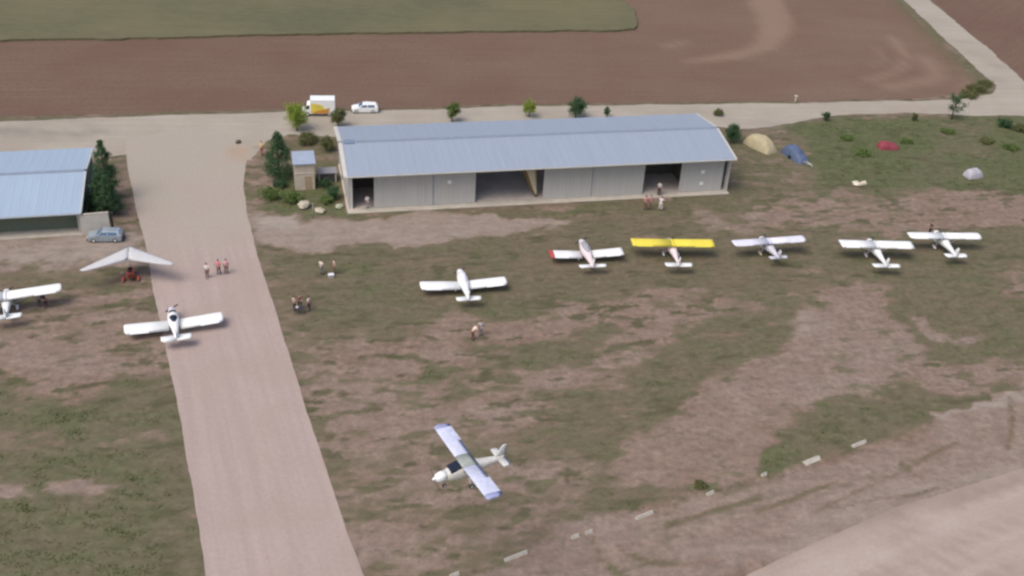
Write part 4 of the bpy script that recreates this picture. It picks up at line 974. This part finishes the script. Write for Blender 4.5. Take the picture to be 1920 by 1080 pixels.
person('person in a yellow orange top and red trousers beside the taxiway corner', 491, 291, -60, 'stand', (.70, .45, .14), (.34, .12, .08), (.25, .15, .05), sc=1.15)

# ------------------------------------------------------------------ small things on the field
def table_():
    p = un(560, 588); t = empty('folding_table', p, .2, 'small dark folding table with a pale bag between the three people', 'table')
    bm = B(); box(bm, -.6, .6, -.35, .35, .70, .745, .01); obj('tabletop', bm, mat('dark_top', (.05, .04, .06), .6), t)
    for x in (-.52, .52):
        for y in (-.28, .28):
            bm = B(); tube(bm, [(x, y, 0), (x, y, .70)], .02, 6); obj('leg', bm, metal, t)
    b = tag(obj('bag', (lambda bm: (ball(bm, (0, 0, .13), (.2, .15, .13), 12, lump=.3, seed=2), bm)[1])(B()), mat('pale_bag', (.55, .53, .55), .8)), 'pale lumpy bag lying on the dark folding table', 'bag')
    b.location = p + Vector((-.1, -.05, .746))
table_()
def crate(px, py, label, m):
    t = empty('crate', un(px, py), .4, label, 'crate'); bm = B(); box(bm, -.32, .32, -.24, .24, .0, .4, .02); obj('body', bm, m, t)
    bm = B(); box(bm, -.34, .34, -.26, .26, .402, .45, .01); obj('lid', bm, white_b, t)
crate(621, 520, 'small pale crate on the grass before the person in tan', mat('pale_crate', (.45, .42, .40), .7))
def marker(px, py, L, label, w=.32, ang=None):
    L *= .85; p = un(px, py); a = un(px - 60, py + 24) if ang is None else None
    d = un(px + 60, py - 24) - un(px - 60, py + 24); rz = math.atan2(d.y, d.x)
    t = empty('runway_marker', p, rz, label, 'marker', 'white markers along the runway edge')
    bm = B(); loft(bm, [[(x, -w / 2, 0), (x, w / 2, 0), (x, .04, .30), (x, -.04, .30)] for x in (-L / 2, L / 2)], smooth=False); obj('marker_board', bm, mat('marker_white', (.50, .47, .41), .7, .18, 3), t)
    for x in (-L / 2 + .15, L / 2 - .15):
        bm = B(); tube(bm, [(x, 0, .29), (x, 0, .36)], .03, 6); obj('peg', bm, metal, t)
marker(967, 1044, 2.6, 'long white edge marker nearest the bottom of the picture')
marker(1208, 967, 2.2, 'white edge marker between the bottom one and the small round bush')
marker(1331, 926, .9, 'short white edge marker beside the small round olive bush')
marker(1432, 891, .7, 'tiny white edge marker at the tip of the green weeds')
marker(1521, 864, 2.3, 'bright white edge marker in front of the olive grass wedge', .65)
marker(1610, 833, 2.1, 'dull white edge marker furthest along the runway edge', .4)
marker(1104, 999, .8, 'small white edge marker half hidden in the grass fringe')
marker(1078, 1007, .9, 'faint pale edge marker flattened in the grass fringe', .35)
marker(852, 1079, 1.0, 'white edge marker cut by the bottom edge of the picture')
def rock(px, py, r, label, m, seed, flat=.6, name='rock', cat='rock', group='pale stones by the shed'):
    bm = B(); ball(bm, (0, 0, r * flat * .8), (r, r * .75, r * flat), 16, lump=.5, seed=seed); o = obj(name, bm, m); o.location = un(px, py); o.rotation_euler.z = seed
    tag(o, label, cat, group)
st = mat('pale_stone', (.48, .43, .34), .9, .2, 3, bump=.3)
rock(571, 388, 1.0, 'large pale stone in front of the small shed', st, 1.2, .45)
rock(600, 397, .75, 'low pale stone between the big one and the hangar corner', st, 2.6, .35)
rock(637, 389, .55, 'greenish pale stone at the hangar corner', mat('mossy_stone', (.42, .44, .33), .9, .2, 3), 3.9, .5)
rock(447, 268, .45, 'dark small stone on the forecourt', mat('dark_stone', (.14, .12, .11), .9, .2, 3), 4.4, .6)
rock(1606, 346, .8, 'pale crumpled sheet lying in the dry grass', mat('pale_sheet', (.62, .57, .46), .8, .1, 3), 5.2, .3, 'plastic_sheet', 'sheet', 'pale scraps in the grass')
rock(1619, 347, .45, 'small upright pale scrap beside the crumpled sheet', MATS['pale_sheet'], 6.1, .8, 'plastic_sheet', 'sheet', 'pale scraps in the grass')
def post(px, py, h, r, label, m):
    t = empty('post', un(px, py), 0, label, 'post'); bm = B(); tube(bm, [(0, 0, 0), (.03, 0, h)], [r, r * .8], 8); obj('shaft', bm, m, t)
    bm = B(); box(bm, -r * 1.6, r * 1.6 + .03, -r * 1.6, r * 1.6, h, h + .12, .02); obj('cap', bm, m, t)
post(1490, 194, 1.3, .16, 'short pale post at the field edge beside the road', mat('pale_post', (.50, .46, .36), .8))
post(587, 410, 2.1, .07, 'thin grey post in front of the shed stones', mat('grey_post', (.30, .29, .27), .8))
post(212, 432, 2.4, .16, 'dark stout post at the right end of the block wall', dark_m)

# ------------------------------------------------------------------ trees and bushes
def tree(name, label, cat, px, py, h, w, m, kind='round', dens=1.0, seed=0, group=None, trunk_h=.3):
    rnd = random.Random(seed * 31 + 5); t = empty(name, un(px, py), rnd.uniform(0, 6), label, cat, group)
    co, fc = [], []; R = w / 2
    def leaf(c, s):
        a = Vector((rnd.gauss(0, 1), rnd.gauss(0, 1), rnd.gauss(0, 1))).normalized(); b = a.orthogonal().normalized(); b.rotate(Matrix.Rotation(rnd.uniform(0, 6.28), 3, a)); d = a.cross(b)
        j = len(co); co.extend([c - b * s - d * s * .25, c - d * s * .55, c + b * s, c + d * s * .55]); fc.append((j, j + 1, j + 2, j + 3))
    cl = []
    if kind == 'cone':
        for i in range(int(64 * dens)):
            k = rnd.random() ** .8; rr = R * (1 - k) ** .6 * rnd.uniform(.3, 1.0); a = rnd.uniform(0, 6.28)
            cl.append((Vector((math.cos(a) * rr, math.sin(a) * rr, h * (.06 + .93 * k))), .26 * R * (1.15 - .75 * k) + .12))
    elif kind == 'sparse':
        for i in range(int(14 * dens)):
            a = rnd.uniform(0, 6.28); rr = R * rnd.uniform(.2, 1); cl.append((Vector((math.cos(a) * rr, math.sin(a) * rr, h * rnd.uniform(.4, .97))), R * rnd.uniform(.2, .34)))
    else:
        zb = h * trunk_h; zc = (h + zb) / 2; hz = (h - zb) / 2
        for i in range(int(44 * dens)):
            d = Vector((rnd.gauss(0, 1), rnd.gauss(0, 1), rnd.gauss(0, 1))).normalized() * rnd.uniform(.30, .92) * rnd.uniform(.85, 1.08)
            cl.append((Vector((d.x * R, d.y * R, zc + d.z * hz * (.95 if d.z > 0 else .8))), R * rnd.uniform(.22, .40)))
    for c, r in cl:
        for i in range(int(48 * (1 if r < .5 else 1.6))):
            d = Vector((rnd.gauss(0, .45), rnd.gauss(0, .45), rnd.gauss(0, .40))) * r; p = c + d
            if p.z > .03: leaf(p, rnd.uniform(.07, .145))
    me = bpy.data.meshes.new('crown'); me.from_pydata([tuple(c) for c in co], [], fc); obj_me('crown', me, m, t)
    bm = B(); tr = max(.05, h * .022); tube(bm, [(0, 0, -.05), (.04, .02, h * .3), (0, .05, h * .6), (.02, 0, h * .9)], [tr * 1.3, tr, tr * .7, tr * .2], 7)
    for i in range(5):
        c, r = cl[(i * 7) % len(cl)]; z0 = min(h * .5, c.z * .6); tube(bm, [(.02, .03, z0), tuple(Vector((.02, .03, z0)).lerp(c, .5) + Vector((0, 0, .1))), tuple(c)], [tr * .55, tr * .35, tr * .1], 5)
    obj('trunk', bm, bark, t)
    return t
TG = 'young trees along the road'
tree('young_tree', 'bright lime green young tree at the left front of the white van', 'tree', 557, 245, 5.2, 4.0, leaf_lime, seed=1, trunk_h=.0, group=TG, dens=1.4)
tree('young_tree', 'small dull green tree between the van and the white estate car', 'tree', 634, 237, 3.1, 2.8, leaf_olive, seed=2, trunk_h=.1, group=TG, dens=1.2)
tree('young_tree', 'light green young tree behind the hangar roof, first right of the estate car', 'tree', 848, 228, 3.5, 2.6, leaf_mid, seed=3, trunk_h=.1, group=TG, dens=1.2)
tree('young_tree', 'pale yellowish young tree behind the middle of the hangar roof', 'tree', 992, 219, 3.0, 2.5, leaf_lime, seed=4, trunk_h=.1, group=TG)
tree('young_tree', 'broad dark green young tree behind the right half of the hangar roof', 'tree', 1079, 221, 3.6, 3.5, leaf_dark, seed=5, trunk_h=.1, group=TG, dens=1.3)
tree('young_tree', 'tiny dark sapling right of the broad tree behind the hangar roof', 'tree', 1138, 219, 1.9, 1.1, leaf_dark, seed=6, trunk_h=.1, group=TG, dens=.5)
tree('bush', 'flat olive bush on the road verge just right of the hangar roof', 'bush', 1346, 216, 1.1, 2.0, leaf_olive, seed=7, trunk_h=0.05, group=TG, dens=.7)
tree('bush', 'small dark bush on the road edge above the lush grass', 'bush', 1548, 226, 1.8, 1.5, leaf_dark, seed=8, trunk_h=.05, group=TG, dens=.7)
tree('bush', 'tiny dark bush on the road edge left of the sparse tree', 'bush', 1713, 226, 1.5, 1.0, leaf_olive, seed=9, trunk_h=.05, group=TG, dens=.5)
tree('young_tree', 'sparse green tree on the road edge near the junction', 'tree', 1784, 224, 4.3, 3.4, leaf_dark, 'sparse', seed=10, group=TG, dens=1.5)
tree('bush', 'dark green bush under the road at the far right', 'bush', 1882, 238, 1.3, 3.0, leaf_dark, seed=11, trunk_h=.05, dens=.9, group='bushes in the rough grass')
tree('bush', 'olive bush cut by the right edge below the road', 'bush', 1915, 246, 1.0, 2.8, leaf_olive, seed=12, trunk_h=.05, dens=.8, group='bushes in the rough grass')
tree('bush', 'dense green bush behind the right corner of the hangar', 'bush', 1370, 266, 3.2, 3.0, leaf_dark, seed=13, trunk_h=.05, dens=1.3, group='bushes in the rough grass')
tree('conifer', 'tall dark conifer left of the small shed', 'tree', 524, 336, 7.0, 4.6, leaf_dark, 'cone', seed=14, dens=1.5, group='dark conifers')
tree('conifer', 'tallest dark conifer beside the gable of the left hangar', 'tree', 203, 375, 8.4, 3.9, leaf_dark, 'cone', seed=15, dens=1.6, group='dark conifers')
tree('conifer', 'broad dark conifer against the gable of the left hangar', 'tree', 192, 395, 5.2, 4.2, leaf_dark, 'cone', seed=16, dens=1.6, group='dark conifers')
tree('conifer', 'dark conifer at the right front of the left hangar gable row', 'tree', 207, 405, 5.6, 3.5, leaf_dark, 'cone', seed=17, dens=1.5, group='dark conifers')
for i, (px, py, h, w, m, lab) in enumerate([
    (508, 372, 1.5, 3.2, leaf_mid, 'low green bush at the foot of the dark conifer'), (545, 378, 1.4, 3.0, leaf_mid, 'low green bush just left of the shed front'),
    (628, 372, 1.9, 2.4, leaf_dark, 'leafy bush against the left end of the big hangar'), (610, 352, 1.5, 2.0, leaf_dark, 'dark bush in front of the low store'),
    (575, 268, 1.4, 3.6, leaf_olive, 'olive bush behind the shed roof'), (612, 282, 2.3, 2.6, leaf_olive, 'olive bush behind the low store'),
    (527, 352, 1.2, 2.2, leaf_dark, 'dark low bush between conifer and shed'), (612, 380, 1.0, 2.0, leaf_mid, 'small green bush by the thin grey post'),
    (1832, 170, .9, 4.0, leaf_olive, 'olive hedge bush at the inside corner of the junction'), (1815, 182, .9, 3.4, leaf_olive, 'low hedge bush beside the sparse tree'),
    (1848, 160, .7, 3.0, leaf_olive, 'small olive hedge bush nearest the side road'),
    (1312, 912, .35, 1.3, leaf_olive, 'small round olive bush at the runway edge'),
    (1590, 262, .4, 2.6, leaf_mid, 'lush low bush left of the red heap'), (1620, 290, .4, 3.0, leaf_mid, 'low green bush just below the red heap'), (1700, 268, .5, 2.0, leaf_mid, 'low green bush right of the red heap'),
    (1775, 248, .5, 2.6, leaf_mid, 'low bush below the sparse tree'), (1850, 268, .5, 2.8, leaf_olive, 'olive bush above the grey heap'), (1895, 280, .7, 2.8, leaf_mid, 'green bush right of the grey heap by the picture edge'),
    ]):
    tree('bush', lab, 'bush', px, py, h, w, m, seed=40 + i, trunk_h=.03, dens=.75, group='bushes in the rough grass')
grass_stuff()
